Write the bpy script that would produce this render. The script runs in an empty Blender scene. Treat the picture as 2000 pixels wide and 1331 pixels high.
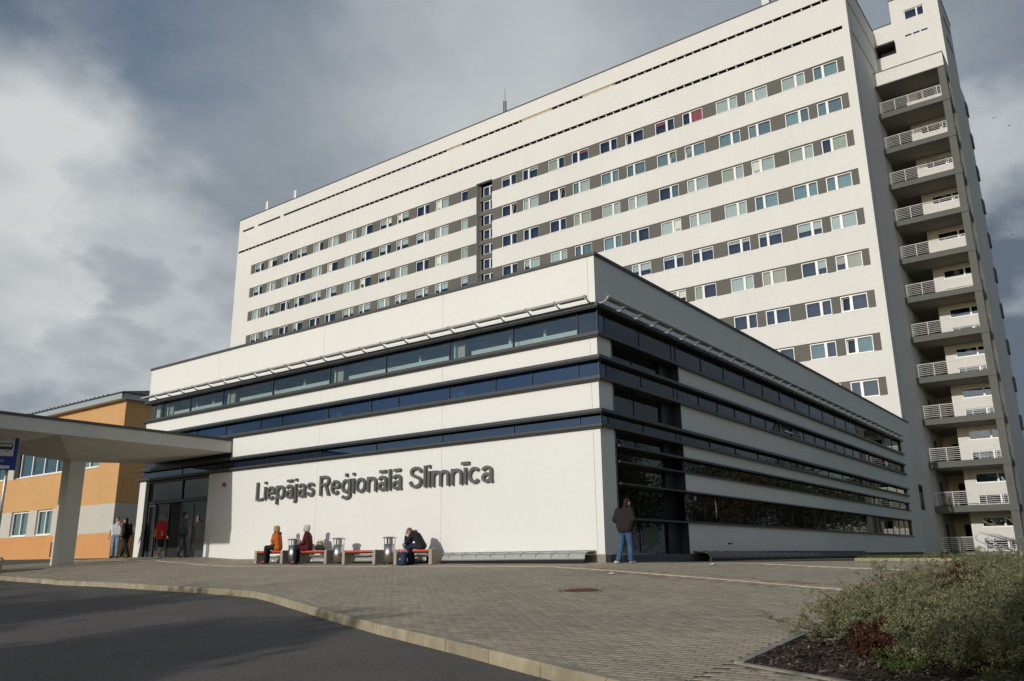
import bpy, bmesh, math, random
import numpy as np
from mathutils import Vector, Matrix, Euler

random.seed(7)
rng = np.random.default_rng(7)
R = math.radians
sc = bpy.context.scene
C = sc.collection

# ------------------------------------------------------------------ camera, world, sun, exposure
CAM = (11.815, -19.919, 0.155)
YAW, PITCH, ROLL, FPX = -0.64294, 0.26070, -0.01159, 1590.3
_f = Vector((math.sin(YAW) * math.cos(PITCH), math.cos(YAW) * math.cos(PITCH), math.sin(PITCH)))
_r = Vector((math.cos(YAW), -math.sin(YAW), 0)); _u = _r.cross(_f)
_r2 = math.cos(ROLL) * _r + math.sin(ROLL) * _u
_u2 = -math.sin(ROLL) * _r + math.cos(ROLL) * _u
cd = bpy.data.cameras.new('camera'); cam = bpy.data.objects.new('camera', cd); C.objects.link(cam)
cam.matrix_world = Matrix(((_r2.x, _u2.x, -_f.x, CAM[0]), (_r2.y, _u2.y, -_f.y, CAM[1]), (_r2.z, _u2.z, -_f.z, CAM[2]), (0, 0, 0, 1)))
cd.sensor_width = 36; cd.lens = FPX / 2000 * 36; cd.clip_end = 3000; cd.clip_start = 0.1
sc.camera = cam


def wray(u, v):
    return (_f + _r2 * ((u - 1000) / FPX) - _u2 * ((v - 665.5) / FPX)).normalized()


SUNV = Vector((0.0275, 1, -0.283)).normalized()       # direction the light travels
sl = bpy.data.lights.new('sun', 'SUN'); sun = bpy.data.objects.new('sun', sl); C.objects.link(sun)
sl.energy = 2.4; sl.angle = R(0.5); sl.color = (1.0, 0.958, 0.89)
sun.rotation_euler = SUNV.to_track_quat('-Z', 'Y').to_euler(); sun.location = (0, -60, 40)

world = bpy.data.worlds.new('World'); sc.world = world; world.use_nodes = True
wn = world.node_tree.nodes; wl = world.node_tree.links
bg = wn['Background']; bg.inputs['Strength'].default_value = 0.1
sky = wn.new('ShaderNodeTexSky'); sky.sky_type = 'NISHITA'; sky.sun_disc = False
sky.sun_elevation = R(15.8); sky.sun_rotation = R(181.6); sky.air_density = 1.0; sky.dust_density = 0.6; sky.ozone_density = 1.0
tcw = wn.new('ShaderNodeTexCoord')


def WM(op, a, b=None, clamp=False):
    n = wn.new('ShaderNodeMath'); n.operation = op; n.use_clamp = clamp
    for i, x in enumerate((a, b)):
        if x is None: continue
        if isinstance(x, (int, float)): n.inputs[i].default_value = x
        else: wl.new(x, n.inputs[i])
    return n.outputs[0]


def wsky():
    sep = wn.new('ShaderNodeSeparateXYZ'); wl.new(tcw.outputs['Generated'], sep.inputs[0])
    zz = WM('ADD', WM('MAXIMUM', sep.outputs[2], 0.0), 0.30)
    comb = wn.new('ShaderNodeCombineXYZ')
    wl.new(WM('DIVIDE', sep.outputs[0], zz), comb.inputs[0]); wl.new(WM('DIVIDE', sep.outputs[1], zz), comb.inputs[1])
    comb.inputs[2].default_value = 3.7

    def noise(scale, detail, rough, off, dist=0.0):
        mp = wn.new('ShaderNodeMapping'); mp.inputs['Location'].default_value = off
        wl.new(comb.outputs[0], mp.inputs[0])
        n = wn.new('ShaderNodeTexNoise'); n.inputs['Scale'].default_value = scale; n.inputs['Detail'].default_value = detail
        n.inputs['Roughness'].default_value = rough; n.inputs['Distortion'].default_value = dist
        wl.new(mp.outputs[0], n.inputs['Vector']); return n.outputs['Fac']
    n1 = noise(1.5, 9, 0.56, (2.1, 0.4, 0), 0.25)      # cloud cover
    n2 = noise(2.1, 8, 0.55, (7.3, 5.1, 2), 0.2)       # light and dark of the cloud
    cover = WM('ADD', WM('MULTIPLY', WM('SUBTRACT', n1, 0.5), 2.3), 0.62)
    bright = WM('ADD', WM('MULTIPLY', WM('SUBTRACT', n2, 0.5), 0.6), 0.15)
    # directions bent by a noise, so that the cloud masses get billowing edges
    wpn = wn.new('ShaderNodeTexNoise'); wpn.inputs['Scale'].default_value = 3.4; wpn.inputs['Detail'].default_value = 7; wpn.inputs['Roughness'].default_value = 0.55
    wl.new(comb.outputs[0], wpn.inputs['Vector'])
    w1 = wn.new('ShaderNodeVectorMath'); w1.operation = 'SUBTRACT'; w1.inputs[1].default_value = (0.5, 0.5, 0.5); wl.new(wpn.outputs['Color'], w1.inputs[0])
    w2 = wn.new('ShaderNodeVectorMath'); w2.operation = 'SCALE'; w2.inputs['Scale'].default_value = 0.34; wl.new(w1.outputs[0], w2.inputs[0])
    w3 = wn.new('ShaderNodeVectorMath'); w3.operation = 'ADD'; wl.new(tcw.outputs['Generated'], w3.inputs[0]); wl.new(w2.outputs[0], w3.inputs[1])
    w4 = wn.new('ShaderNodeVectorMath'); w4.operation = 'NORMALIZE'; wl.new(w3.outputs[0], w4.inputs[0])
    # broad cloud masses and gaps of this sky: (pixel direction, radius in degrees, change of cover, change of brightness)
    for uv, rad, dc, db in (((20, 150), 13, -0.60, -0.16), ((230, 150), 7, 0.15, 0.12), ((90, 440), 9, 0.5, 0.42), ((130, 620), 10, 0.45, 0.46),
                            ((350, 490), 4.6, 0.5, -0.36), ((235, 630), 3.0, 0.4, -0.28), ((430, 640), 5, 0.4, 0.12), ((20, 720), 6, 0.1, -0.15), ((640, 230), 17, 0.6, 0.30), ((430, 10), 7, -0.30, 0.05), ((880, 20), 4, -0.3, 0.0), ((1250, 60), 16, 0.35, 0.34),
                            ((1960, 60), 7, 0.1, 0.14), ((1970, 320), 5, 0.6, 0.50), ((1960, 480), 4, 0.3, 0.08),
                            ((1990, 690), 7, 0.6, -0.35), (None, 44, -0.9, 0.0)):
        d = wray(*uv) if uv else -SUNV          # clear round the sun
        dt = wn.new('ShaderNodeVectorMath'); dt.operation = 'DOT_PRODUCT'; dt.inputs[1].default_value = d
        wl.new(w4.outputs[0], dt.inputs[0])
        mr = wn.new('ShaderNodeMapRange'); mr.interpolation_type = 'SMOOTHSTEP'
        mr.inputs['From Min'].default_value = math.cos(R(rad * 1.5)); mr.inputs['From Max'].default_value = math.cos(R(rad * 0.35))
        wl.new(dt.outputs['Value'], mr.inputs['Value'])
        cover = WM('ADD', cover, WM('MULTIPLY', mr.outputs[0], dc))
        bright = WM('ADD', bright, WM('MULTIPLY', mr.outputs[0], db))
    ramp = wn.new('ShaderNodeValToRGB'); wl.new(bright, ramp.inputs[0])
    e = ramp.color_ramp.elements
    e[0].position = 0.0; e[0].color = (0.125, 0.155, 0.205, 1)
    e[1].position = 1.0; e[1].color = (0.62, 0.64, 0.65, 1)
    m = e.new(0.45); m.color = (0.28, 0.315, 0.36, 1)
    m = e.new(0.72); m.color = (0.44, 0.475, 0.50, 1)
    sc10 = wn.new('ShaderNodeVectorMath'); sc10.operation = 'SCALE'; sc10.inputs['Scale'].default_value = 10.0
    wl.new(ramp.outputs[0], sc10.inputs[0])
    cm = wn.new('ShaderNodeMapRange'); cm.interpolation_type = 'SMOOTHSTEP'
    cm.inputs['From Min'].default_value = -0.05; cm.inputs['From Max'].default_value = 0.95
    wl.new(cover, cm.inputs['Value'])
    mix = wn.new('ShaderNodeMix'); mix.data_type = 'RGBA'
    wl.new(cm.outputs[0], mix.inputs['Factor']); wl.new(sky.outputs[0], mix.inputs['A']); wl.new(sc10.outputs[0], mix.inputs['B'])
    wl.new(mix.outputs['Result'], bg.inputs['Color'])


wsky()
vs = sc.view_settings
vs.view_transform = 'Standard'; vs.look = 'None'; vs.exposure = 0.0; vs.gamma = 1.0; vs.use_curve_mapping = False
sc.cycles.use_denoising = True
sc.cycles.max_bounces = 8; sc.cycles.transparent_max_bounces = 12
sc.cycles.caustics_reflective = False; sc.cycles.caustics_refractive = False

# ------------------------------------------------------------------ materials
MATS = {}


def mat(name, col, rough=0.7, var=0.06, vscale=3.0, bump=0.0, bscale=60.0, metal=0.0, spec=0.5, var2=0.0, v2scale=0.4, coord='Object', rand=0.0, streak=0.0):
    m = bpy.data.materials.new(name); m.use_nodes = True
    nt = m.node_tree; N = nt.nodes; L = nt.links
    b = N['Principled BSDF']
    b.inputs['Roughness'].default_value = rough; b.inputs['Metallic'].default_value = metal
    b.inputs['Specular IOR Level'].default_value = spec
    tc = N.new('ShaderNodeTexCoord')
    src = tc.outputs[coord]
    if coord == 'World':
        src = None
    out = None
    rgb = N.new('ShaderNodeRGB'); rgb.outputs[0].default_value = (*col, 1); out = rgb.outputs[0]
    geo = N.new('ShaderNodeNewGeometry')
    P = geo.outputs['Position']

    def vary(out, scale, amt, detail=4):
        n = N.new('ShaderNodeTexNoise'); n.inputs['Scale'].default_value = scale; n.inputs['Detail'].default_value = detail
        L.new(P, n.inputs['Vector'])
        mr = N.new('ShaderNodeMapRange'); mr.inputs['From Min'].default_value = 0.25; mr.inputs['From Max'].default_value = 0.75
        mr.inputs['To Min'].default_value = 1 - amt; mr.inputs['To Max'].default_value = 1 + amt
        L.new(n.outputs['Fac'], mr.inputs['Value'])
        vm = N.new('ShaderNodeVectorMath'); vm.operation = 'SCALE'
        L.new(out, vm.inputs[0]); L.new(mr.outputs[0], vm.inputs['Scale']); return vm.outputs[0]
    if var: out = vary(out, vscale, var)
    if var2: out = vary(out, v2scale, var2)
    if streak:
        mp = N.new('ShaderNodeMapping'); mp.inputs['Scale'].default_value = (2.2, 2.2, 0.10); L.new(P, mp.inputs[0])
        P0 = P; P = mp.outputs[0]; out = vary(out, 1.0, streak, 6); P = P0
    if rand:
        oi = N.new('ShaderNodeObjectInfo')
        mr = N.new('ShaderNodeMapRange'); mr.inputs['To Min'].default_value = 1 - rand; mr.inputs['To Max'].default_value = 1 + rand
        L.new(oi.outputs['Random'], mr.inputs['Value'])
        vm = N.new('ShaderNodeVectorMath'); vm.operation = 'SCALE'
        L.new(out, vm.inputs[0]); L.new(mr.outputs[0], vm.inputs['Scale']); out = vm.outputs[0]
    L.new(out, b.inputs['Base Color'])
    if bump:
        n = N.new('ShaderNodeTexNoise'); n.inputs['Scale'].default_value = bscale; n.inputs['Detail'].default_value = 5
        L.new(P, n.inputs['Vector'])
        bp = N.new('ShaderNodeBump'); bp.inputs['Strength'].default_value = bump; bp.inputs['Distance'].default_value = 0.02
        L.new(n.outputs['Fac'], bp.inputs['Height']); L.new(bp.outputs[0], b.inputs['Normal'])
    MATS[name] = m
    return m


def attr_mat(name, col_lo, col_hi, rough=0.85, attr='tint', bump=0.0, bscale=80, var=0.08, vscale=6.0, var2=0.0, v2scale=0.5, trans=0.0):
    """colour picked between two by a face attribute"""
    m = mat(name, (1, 1, 1), rough, 0)
    nt = m.node_tree; N = nt.nodes; L = nt.links; b = N['Principled BSDF']
    a = N.new('ShaderNodeAttribute'); a.attribute_name = attr
    mx = N.new('ShaderNodeMix'); mx.data_type = 'RGBA'
    mx.inputs['A'].default_value = (*col_lo, 1); mx.inputs['B'].default_value = (*col_hi, 1)
    L.new(a.outputs['Fac'], mx.inputs['Factor'])
    geo = N.new('ShaderNodeNewGeometry'); out = mx.outputs['Result']
    for sc_, am in ((vscale, var), (v2scale, var2)):
        if not am: continue
        n = N.new('ShaderNodeTexNoise'); n.inputs['Scale'].default_value = sc_; n.inputs['Detail'].default_value = 5
        L.new(geo.outputs['Position'], n.inputs['Vector'])
        mr = N.new('ShaderNodeMapRange'); mr.inputs['From Min'].default_value = 0.25; mr.inputs['From Max'].default_value = 0.75
        mr.inputs['To Min'].default_value = 1 - am; mr.inputs['To Max'].default_value = 1 + am
        L.new(n.outputs['Fac'], mr.inputs['Value'])
        vm = N.new('ShaderNodeVectorMath'); vm.operation = 'SCALE'
        L.new(out, vm.inputs[0]); L.new(mr.outputs[0], vm.inputs['Scale']); out = vm.outputs[0]
    L.new(out, b.inputs['Base Color'])
    if bump:
        n = N.new('ShaderNodeTexNoise'); n.inputs['Scale'].default_value = bscale; n.inputs['Detail'].default_value = 4
        L.new(geo.outputs['Position'], n.inputs['Vector'])
        bp = N.new('ShaderNodeBump'); bp.inputs['Strength'].default_value = bump; bp.inputs['Distance'].default_value = 0.01
        L.new(n.outputs['Fac'], bp.inputs['Height']); L.new(bp.outputs[0], b.inputs['Normal'])
    if trans:
        b.inputs['Subsurface Weight'].default_value = 0
        tr = N.new('ShaderNodeBsdfTranslucent'); L.new(out, tr.inputs['Color'])
        ms = N.new('ShaderNodeMixShader'); ms.inputs[0].default_value = trans
        L.new(b.outputs[0], ms.inputs[1]); L.new(tr.outputs[0], ms.inputs[2])
        L.new(ms.outputs[0], N['Material Output'].inputs['Surface'])
    return m


def glass_mat(name, tint, ior=1.9, rough=0.01, wav=0.02, wscale=0.7, refl=(0.92, 0.95, 1)):
    m = bpy.data.materials.new(name); m.use_nodes = True
    N = m.node_tree.nodes; L = m.node_tree.links
    N.remove(N['Principled BSDF'])
    t = N.new('ShaderNodeBsdfTransparent'); t.inputs[0].default_value = (*tint, 1)
    g = N.new('ShaderNodeBsdfGlossy'); g.inputs['Roughness'].default_value = rough; g.inputs['Color'].default_value = (*refl, 1)
    fr = N.new('ShaderNodeFresnel'); fr.inputs['IOR'].default_value = ior
    geo = N.new('ShaderNodeNewGeometry')
    n = N.new('ShaderNodeTexNoise'); n.inputs['Scale'].default_value = wscale; n.inputs['Detail'].default_value = 1
    L.new(geo.outputs['Position'], n.inputs['Vector'])
    bp = N.new('ShaderNodeBump'); bp.inputs['Strength'].default_value = 0.6; bp.inputs['Distance'].default_value = wav
    L.new(n.outputs['Fac'], bp.inputs['Height']); L.new(bp.outputs[0], g.inputs['Normal'])
    bk = N.new('ShaderNodeMath'); bk.operation = 'SUBTRACT'; bk.inputs[0].default_value = 1.0; L.new(geo.outputs['Backfacing'], bk.inputs[1])
    fm = N.new('ShaderNodeMath'); fm.operation = 'MULTIPLY'; L.new(fr.outputs[0], fm.inputs[0]); L.new(bk.outputs[0], fm.inputs[1])
    ms = N.new('ShaderNodeMixShader'); L.new(fm.outputs[0], ms.inputs[0]); L.new(t.outputs[0], ms.inputs[1]); L.new(g.outputs[0], ms.inputs[2])
    L.new(ms.outputs[0], N['Material Output'].inputs['Surface'])
    MATS[name] = m
    return m


def dark_glass(name, col, rough=0.02, ior=1.6, wav=0.002):
    m = mat(name, col, rough, 0)
    N = m.node_tree.nodes; L = m.node_tree.links; b = N['Principled BSDF']
    b.inputs['IOR'].default_value = ior
    geo = N.new('ShaderNodeNewGeometry')
    n = N.new('ShaderNodeTexNoise'); n.inputs['Scale'].default_value = 0.8; n.inputs['Detail'].default_value = 1
    L.new(geo.outputs['Position'], n.inputs['Vector'])
    bp = N.new('ShaderNodeBump'); bp.inputs['Strength'].default_value = 0.6; bp.inputs['Distance'].default_value = wav
    L.new(n.outputs['Fac'], bp.inputs['Height']); L.new(bp.outputs[0], b.inputs['Normal'])
    return m


white = mat('white_facade', (0.765, 0.763, 0.73), 0.75, 0.015, 5, 0.012, 120, var2=0.025, v2scale=0.25, streak=0.01)
tower_w = mat('tower_render', (0.72, 0.712, 0.685), 0.85, 0.025, 2.5, 0.08, 40, var2=0.04, v2scale=0.12, streak=0.015)
wing_w = mat('wing_render', (0.68, 0.675, 0.635), 0.85, 0.025, 2.5, 0.08, 40, var2=0.04, v2scale=0.2, streak=0.02)
grey_p = mat('grey_panel', (0.115, 0.112, 0.10), 0.75, 0.05, 4, 0.05, 50, var2=0.06, v2scale=0.3)
ledge_m = mat('dark_metal', (0.056, 0.060, 0.063), 0.42, 0.08, 8, 0, spec=0.5)
cap_m = mat('cap_metal', (0.07, 0.072, 0.075), 0.5, 0.08, 6)
black_m = mat('black_frame', (0.014, 0.015, 0.018), 0.4, 0.05, 8)
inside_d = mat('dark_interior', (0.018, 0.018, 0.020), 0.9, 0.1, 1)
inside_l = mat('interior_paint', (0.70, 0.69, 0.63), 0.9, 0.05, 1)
inside_c = mat('interior_column', (0.62, 0.54, 0.44), 0.8, 0.04, 2)
upvc = mat('white_plastic', (0.80, 0.80, 0.78), 0.4, 0.02, 6)
steel = mat('brushed_steel', (0.60, 0.58, 0.56), 0.36, 0.06, 14, metal=1.0)
galv = mat('galvanised_steel', (0.5, 0.49, 0.48), 0.45, 0.1, 14, metal=0.85)
railp = mat('white_rail_paint', (0.74, 0.72, 0.72), 0.45, 0.03, 10)
conc = mat('concrete', (0.30, 0.275, 0.23), 0.9, 0.12, 7, 0.25, 50, var2=0.1, v2scale=1.4)
kerb_m = mat('kerb_concrete', (0.335, 0.292, 0.20), 0.9, 0.22, 5, 0.3, 45, var2=0.16, v2scale=1.1, rand=0.07)
edging_m = mat('pale_edging', (0.52, 0.455, 0.345), 0.85, 0.08, 9, 0.1, 40, rand=0.05)
edge_yel = mat('yellow_edging', (0.42, 0.28, 0.08), 0.85, 0.1, 9, rand=0.08)
slab_m = mat('balcony_concrete_grey', (0.115, 0.119, 0.108), 0.85, 0.05, 3, 0.1, 40)
soffit_m = mat('balcony_soffit', (0.30, 0.27, 0.22), 0.9, 0.04, 2)
orange1 = mat('orange_render', (0.60, 0.345, 0.145), 0.88, 0.03, 2, 0.1, 60, var2=0.05, v2scale=0.5)
orange2 = mat('deep_orange_render', (0.61, 0.30, 0.115), 0.88, 0.03, 2, 0.1, 60, var2=0.05, v2scale=0.5)
greyband = mat('pale_grey_render', (0.54, 0.52, 0.46), 0.88, 0.03, 2, 0.1, 60)
canopy_w = mat('canopy_paint', (0.62, 0.60, 0.54), 0.8, 0.03, 2, 0.05, 50, var2=0.04, v2scale=0.5)
roof_m = mat('dark_roof_sheet', (0.06, 0.055, 0.05), 0.7, 0.1, 4)
gutter = mat('blue_grey_gutter', (0.36, 0.42, 0.46), 0.35, 0.04, 4)
asphalt = mat('asphalt', (0.122, 0.108, 0.097), 0.95, 0.6, 48, 0.6, 110, var2=0.16, v2scale=0.9)
sand = mat('paving_bed', (0.10, 0.09, 0.07), 0.95, 0.15, 10)
soil = mat('bark_soil', (0.055, 0.036, 0.026), 0.95, 0.5, 38, 1.0, 45, var2=0.2, v2scale=3)
lawn_m = mat('lawn_ground', (0.07, 0.10, 0.028), 0.95, 0.35, 14, 0.6, 60, var2=0.25, v2scale=1.2)
field_m = mat('terrain', (0.10, 0.10, 0.06), 0.95, 0.3, 0.3)
red_seat = mat('red_seat', (0.60, 0.075, 0.022), 0.5, 0.08, 9)
rust = mat('rusty_iron', (0.14, 0.062, 0.038), 0.85, 0.3, 18, 0.5, 60)
letter_m = mat('letter_grey', (0.105, 0.105, 0.098), 0.5, 0.04, 5)
green_poly = mat('milky_polycarbonate', (0.42, 0.42, 0.38), 0.25, 0.12, 5)
gl_clear = glass_mat('clear_glass', (0.80, 0.86, 0.85), 2.1, wav=0.012, refl=(0.66, 0.80, 1.0))
gl_blue = glass_mat('blue_tinted_glass', (0.36, 0.50, 0.66), 2.5, wav=0.012, refl=(0.44, 0.58, 0.88))
gl_win = glass_mat('window_glass', (0.74, 0.80, 0.80), 2.1, wav=0.02, wscale=0.9, refl=(0.50, 0.68, 1.0))
gl_span = dark_glass('spandrel_glass', (0.007, 0.013, 0.030), ior=2.1)
gl_span.node_tree.nodes['Principled BSDF'].inputs['Specular Tint'].default_value = (0.52, 0.66, 0.95, 1)
gl_side = dark_glass('dark_side_glass', (0.010, 0.011, 0.013), ior=1.5)
gl_door = dark_glass('door_glass', (0.008, 0.009, 0.013), ior=1.55)
dark_blue_m = mat('dark_panel_and_shade', (0.028, 0.033, 0.045), 0.4, 0.05, 6)  # dark header panel, and shade painted onto the white panel ends
side_plinth = mat('plinth_grey', (0.10, 0.105, 0.115), 0.85, 0.1, 8, 0.1, 40)
blind_w = mat('white_blind', (0.62, 0.66, 0.60), 0.8, 0.03, 4, rand=0.1)
blind_b = mat('beige_blind', (0.60, 0.50, 0.38), 0.8, 0.03, 4, rand=0.06)
blind_y = mat('yellowish_blind', (0.52, 0.52, 0.38), 0.8, 0.03, 4, rand=0.06)
blind_r = mat('red_blind', (0.46, 0.06, 0.05), 0.8, 0.03, 4)
sheer = mat('sheer_curtain', (0.26, 0.36, 0.36), 0.85, 0.12, 6, rand=0.3)
blue_sign = mat('blue_sign', (0.010, 0.045, 0.25), 0.45, 0.03, 6)
sign_w = mat('sign_white', (0.72, 0.73, 0.74), 0.5, 0.02, 6)
sign_k = mat('sign_black', (0.01, 0.01, 0.012), 0.5, 0)
planter_m = mat('concrete_foot', (0.34, 0.33, 0.30), 0.9, 0.1, 8, 0.2, 50)
skin = mat('skin', (0.52, 0.29, 0.20), 0.55, 0.06, 20)
dark_ = mat('dark_features', (0.03, 0.015, 0.012), 0.6, 0)


def cloth(name, col, rough=0.85, var=0.14):
    return mat(name, col, rough, var, 9, 0.5, 28, spec=0.3)


# ------------------------------------------------------------------ helpers
class MB:
    """collects shapes, links them as ONE mesh object"""
    def __init__(s):
        s.v = []; s.f = []; s.mi = []

    def add(s, vs, fs, mi=0):
        b = len(s.v); s.v.extend([tuple(x) for x in vs])
        s.f.extend([tuple(b + i for i in f) for f in fs]); s.mi.extend([mi] * len(fs)); return s

    def box(s, x0, y0, z0, x1, y1, z1, mi=0):
        return s.add([(x0, y0, z0), (x1, y0, z0), (x1, y1, z0), (x0, y1, z0), (x0, y0, z1), (x1, y0, z1), (x1, y1, z1), (x0, y1, z1)],
                     [(0, 3, 2, 1), (4, 5, 6, 7), (0, 1, 5, 4), (1, 2, 6, 5), (2, 3, 7, 6), (3, 0, 4, 7)], mi)

    def bbox(s, x0, y0, z0, x1, y1, z1, b=0.01, mi=0):
        """box with bevelled edges"""
        bm = bmesh.new()
        bmesh.ops.create_cube(bm, size=1, matrix=Matrix.LocRotScale(Vector(((x0 + x1) / 2, (y0 + y1) / 2, (z0 + z1) / 2)), None, Vector((x1 - x0, y1 - y0, z1 - z0))))
        bmesh.ops.bevel(bm, geom=bm.edges[:], offset=b, segments=1, affect='EDGES', profile=0.5)
        bm.verts.index_update()
        s.add([v.co[:] for v in bm.verts], [tuple(v.index for v in f.verts) for f in bm.faces], mi); bm.free(); return s

    def quad(s, a, b, c, d, mi=0):
        return s.add([a, b, c, d], [(0, 1, 2, 3)], mi)

    def tube(s, pts, r, n=8, mi=0, caps=True):
        pts = [Vector(p) for p in pts]; rs = r if isinstance(r, (list, tuple)) else [r] * len(pts)
        rings = []; up = None
        for i, p in enumerate(pts):
            t = (pts[min(i + 1, len(pts) - 1)] - pts[max(i - 1, 0)]).normalized()
            if up is None:
                up = Vector((0, 0, 1)) if abs(t.z) < 0.9 else Vector((1, 0, 0))
            a = t.cross(up).normalized(); bb = a.cross(t).normalized(); up = bb
            rings.append([p + (a * math.cos(k * 2 * math.pi / n) + bb * math.sin(k * 2 * math.pi / n)) * rs[i] for k in range(n)])
        vs = [v for g in rings for v in g]; fs = []
        for i in range(len(pts) - 1):
            for k in range(n):
                fs.append((i * n + k, i * n + (k + 1) % n, (i + 1) * n + (k + 1) % n, (i + 1) * n + k))
        if caps:
            fs.append(tuple(range(n - 1, -1, -1))); fs.append(tuple((len(pts) - 1) * n + k for k in range(n)))
        return s.add(vs, fs, mi)

    def lathe(s, prof, n=24, c=(0, 0, 0), mi=0):
        vs = []; fs = []
        for r, z in prof:
            for k in range(n):
                a = k * 2 * math.pi / n; vs.append((c[0] + r * math.cos(a), c[1] + r * math.sin(a), c[2] + z))
        for i in range(len(prof) - 1):
            for k in range(n):
                fs.append((i * n + k, i * n + (k + 1) % n, (i + 1) * n + (k + 1) % n, (i + 1) * n + k))
        fs.append(tuple(range(n - 1, -1, -1))); fs.append(tuple((len(prof) - 1) * n + k for k in range(n)))
        return s.add(vs, fs, mi)

    def ellipsoid(s, c, rad, n=14, m=9, rot=None, mi=0):
        vs = []; fs = []
        M = rot.to_matrix() if rot is not None else Matrix.Identity(3)
        for i in range(m + 1):
            th = math.pi * i / m
            for k in range(n):
                a = 2 * math.pi * k / n
                p = M @ Vector((rad[0] * math.sin(th) * math.cos(a), rad[1] * math.sin(th) * math.sin(a), rad[2] * math.cos(th)))
                vs.append((c[0] + p.x, c[1] + p.y, c[2] + p.z))
        for i in range(m):
            for k in range(n):
                fs.append((i * n + k, (i + 1) * n + k, (i + 1) * n + (k + 1) % n, i * n + (k + 1) % n))
        return s.add(vs, fs, mi)

    def capsule(s, p, q, r1, r2, n=12):
        p = Vector(p); q = Vector(q); d = (q - p); L = d.length
        if L < 1e-6: return s.ellipsoid(p, (r1, r1, r1))
        t = d / L; up = Vector((0, 0, 1)) if abs(t.z) < 0.9 else Vector((1, 0, 0))
        a = t.cross(up).normalized(); b = a.cross(t)
        prof = []
        for i in range(5): th = math.pi / 2 * i / 4; prof.append((-r1 * math.cos(th), r1 * math.sin(th) + 1e-5))
        for i in range(5): th = math.pi / 2 * i / 4; prof.append((L + r2 * math.sin(th), r2 * math.cos(th) + 1e-5))
        vs = []; fs = []
        for h, r in prof:
            for k in range(n):
                w = 2 * math.pi * k / n; vs.append(p + t * h + (a * math.cos(w) + b * math.sin(w)) * r)
        for i in range(len(prof) - 1):
            for k in range(n): fs.append((i * n + k, i * n + (k + 1) % n, (i + 1) * n + (k + 1) % n, (i + 1) * n + k))
        fs.append(tuple(range(n - 1, -1, -1))); fs.append(tuple((len(prof) - 1) * n + k for k in range(n)))
        return s.add(vs, fs)

    def mesh(s, name, mats):
        me = bpy.data.meshes.new(name); me.from_pydata(s.v, [], s.f)
        for m in (mats if isinstance(mats, (list, tuple)) else [mats]): me.materials.append(m)
        if any(s.mi): me.polygons.foreach_set('material_index', s.mi)
        me.update(); return me

    def build(s, name, mats, parent=None, loc=None, smooth=False, fix=False):
        me = s.mesh(name, mats)
        if fix:
            bm = bmesh.new(); bm.from_mesh(me); bmesh.ops.recalc_face_normals(bm, faces=bm.faces[:]); bm.to_mesh(me); bm.free()
        if smooth:
            me.polygons.foreach_set('use_smooth', [True] * len(me.polygons))
        return put(name, me, parent, loc)


def put(name, me, parent=None, loc=None, rot=None):
    o = bpy.data.objects.new(name, me); C.objects.link(o)
    if parent is not None: o.parent = parent
    if loc is not None: o.location = loc
    if rot is not None: o.rotation_euler = rot
    return o


def thing(name, label, cat, loc=(0, 0, 0), rotz=0, group=None):
    o = bpy.data.objects.new(name, None); C.objects.link(o); o.location = loc; o.rotation_euler = (0, 0, rotz)
    o.empty_display_size = 0.2
    return tag(o, label, cat, group)


def tag(o, label, cat, group=None):
    o['label'] = label; o['category'] = cat
    if group: o['group'] = group
    return o


def struct(o):
    o['kind'] = 'structure'; return o


def stuff(o):
    o['kind'] = 'stuff'; return o


def copy_tree(o, parent=None):
    c = o.copy(); C.objects.link(c)
    if parent is not None: c.parent = parent
    for ch in list(o.children): copy_tree(ch, c)
    return c


def box(name, m, parent, *d, bev=0):
    mb = MB()
    if bev: mb.bbox(*d, bev)
    else: mb.box(*d)
    return mb.build(name, m, parent)


# ------------------------------------------------------------------ ground
_bx = [-60, -24, -19, -14, -8, 0, 12, 30]; _bz = [.36, .36, .33, .09, .03, 0, -.12, -.3]


def GZ(x, y):
    x = np.asarray(x, float); y = np.asarray(y, float)
    z = np.interp(x, _bx, _bz)
    z = z + np.where(y < -.3, .058 * (np.maximum(y, -20) + .3), 0)
    z = z - np.where(y > 0, .007 * np.minimum(y, 25) * np.clip(x / 1.2, 0, 1), 0)
    return z


def G(x, y): return float(GZ(x, y))


_kx = [-70, -30, -16.9, -14.64, -11.66, -8.59, -5.84, -4.82, -3.39, -2.2, -1.0, 1.62, 3.48, 4.56, 5.52, 6.44, 7.32, 8.0, 10, 14, 40]
_ky = [-8.4, -8.4, -8.3, -7.95, -7.9, -8.09, -8.4, -8.52, -8.80, -9.28, -9.84, -11.01, -11.78, -12.18, -12.54, -12.92, -13.27, -13.53, -14.25, -15.6, -16.5]


def KY(x): return np.interp(x, _kx, _ky)


def grid_mesh(name, m, xs, ys, zf, parent=None):
    X, Y = np.meshgrid(xs, ys, indexing='ij'); Z = zf(X, Y)
    nx, ny = X.shape
    v = np.stack([X, Y, Z], -1).reshape(-1, 3)
    i = np.arange(nx * ny).reshape(nx, ny)
    f = np.stack([i[:-1, :-1], i[1:, :-1], i[1:, 1:], i[:-1, 1:]], -1).reshape(-1, 4)
    me = bpy.data.meshes.new(name); me.from_pydata(v.tolist(), [], f.tolist()); me.materials.append(m); me.update()
    return put(name, me, parent)


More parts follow.
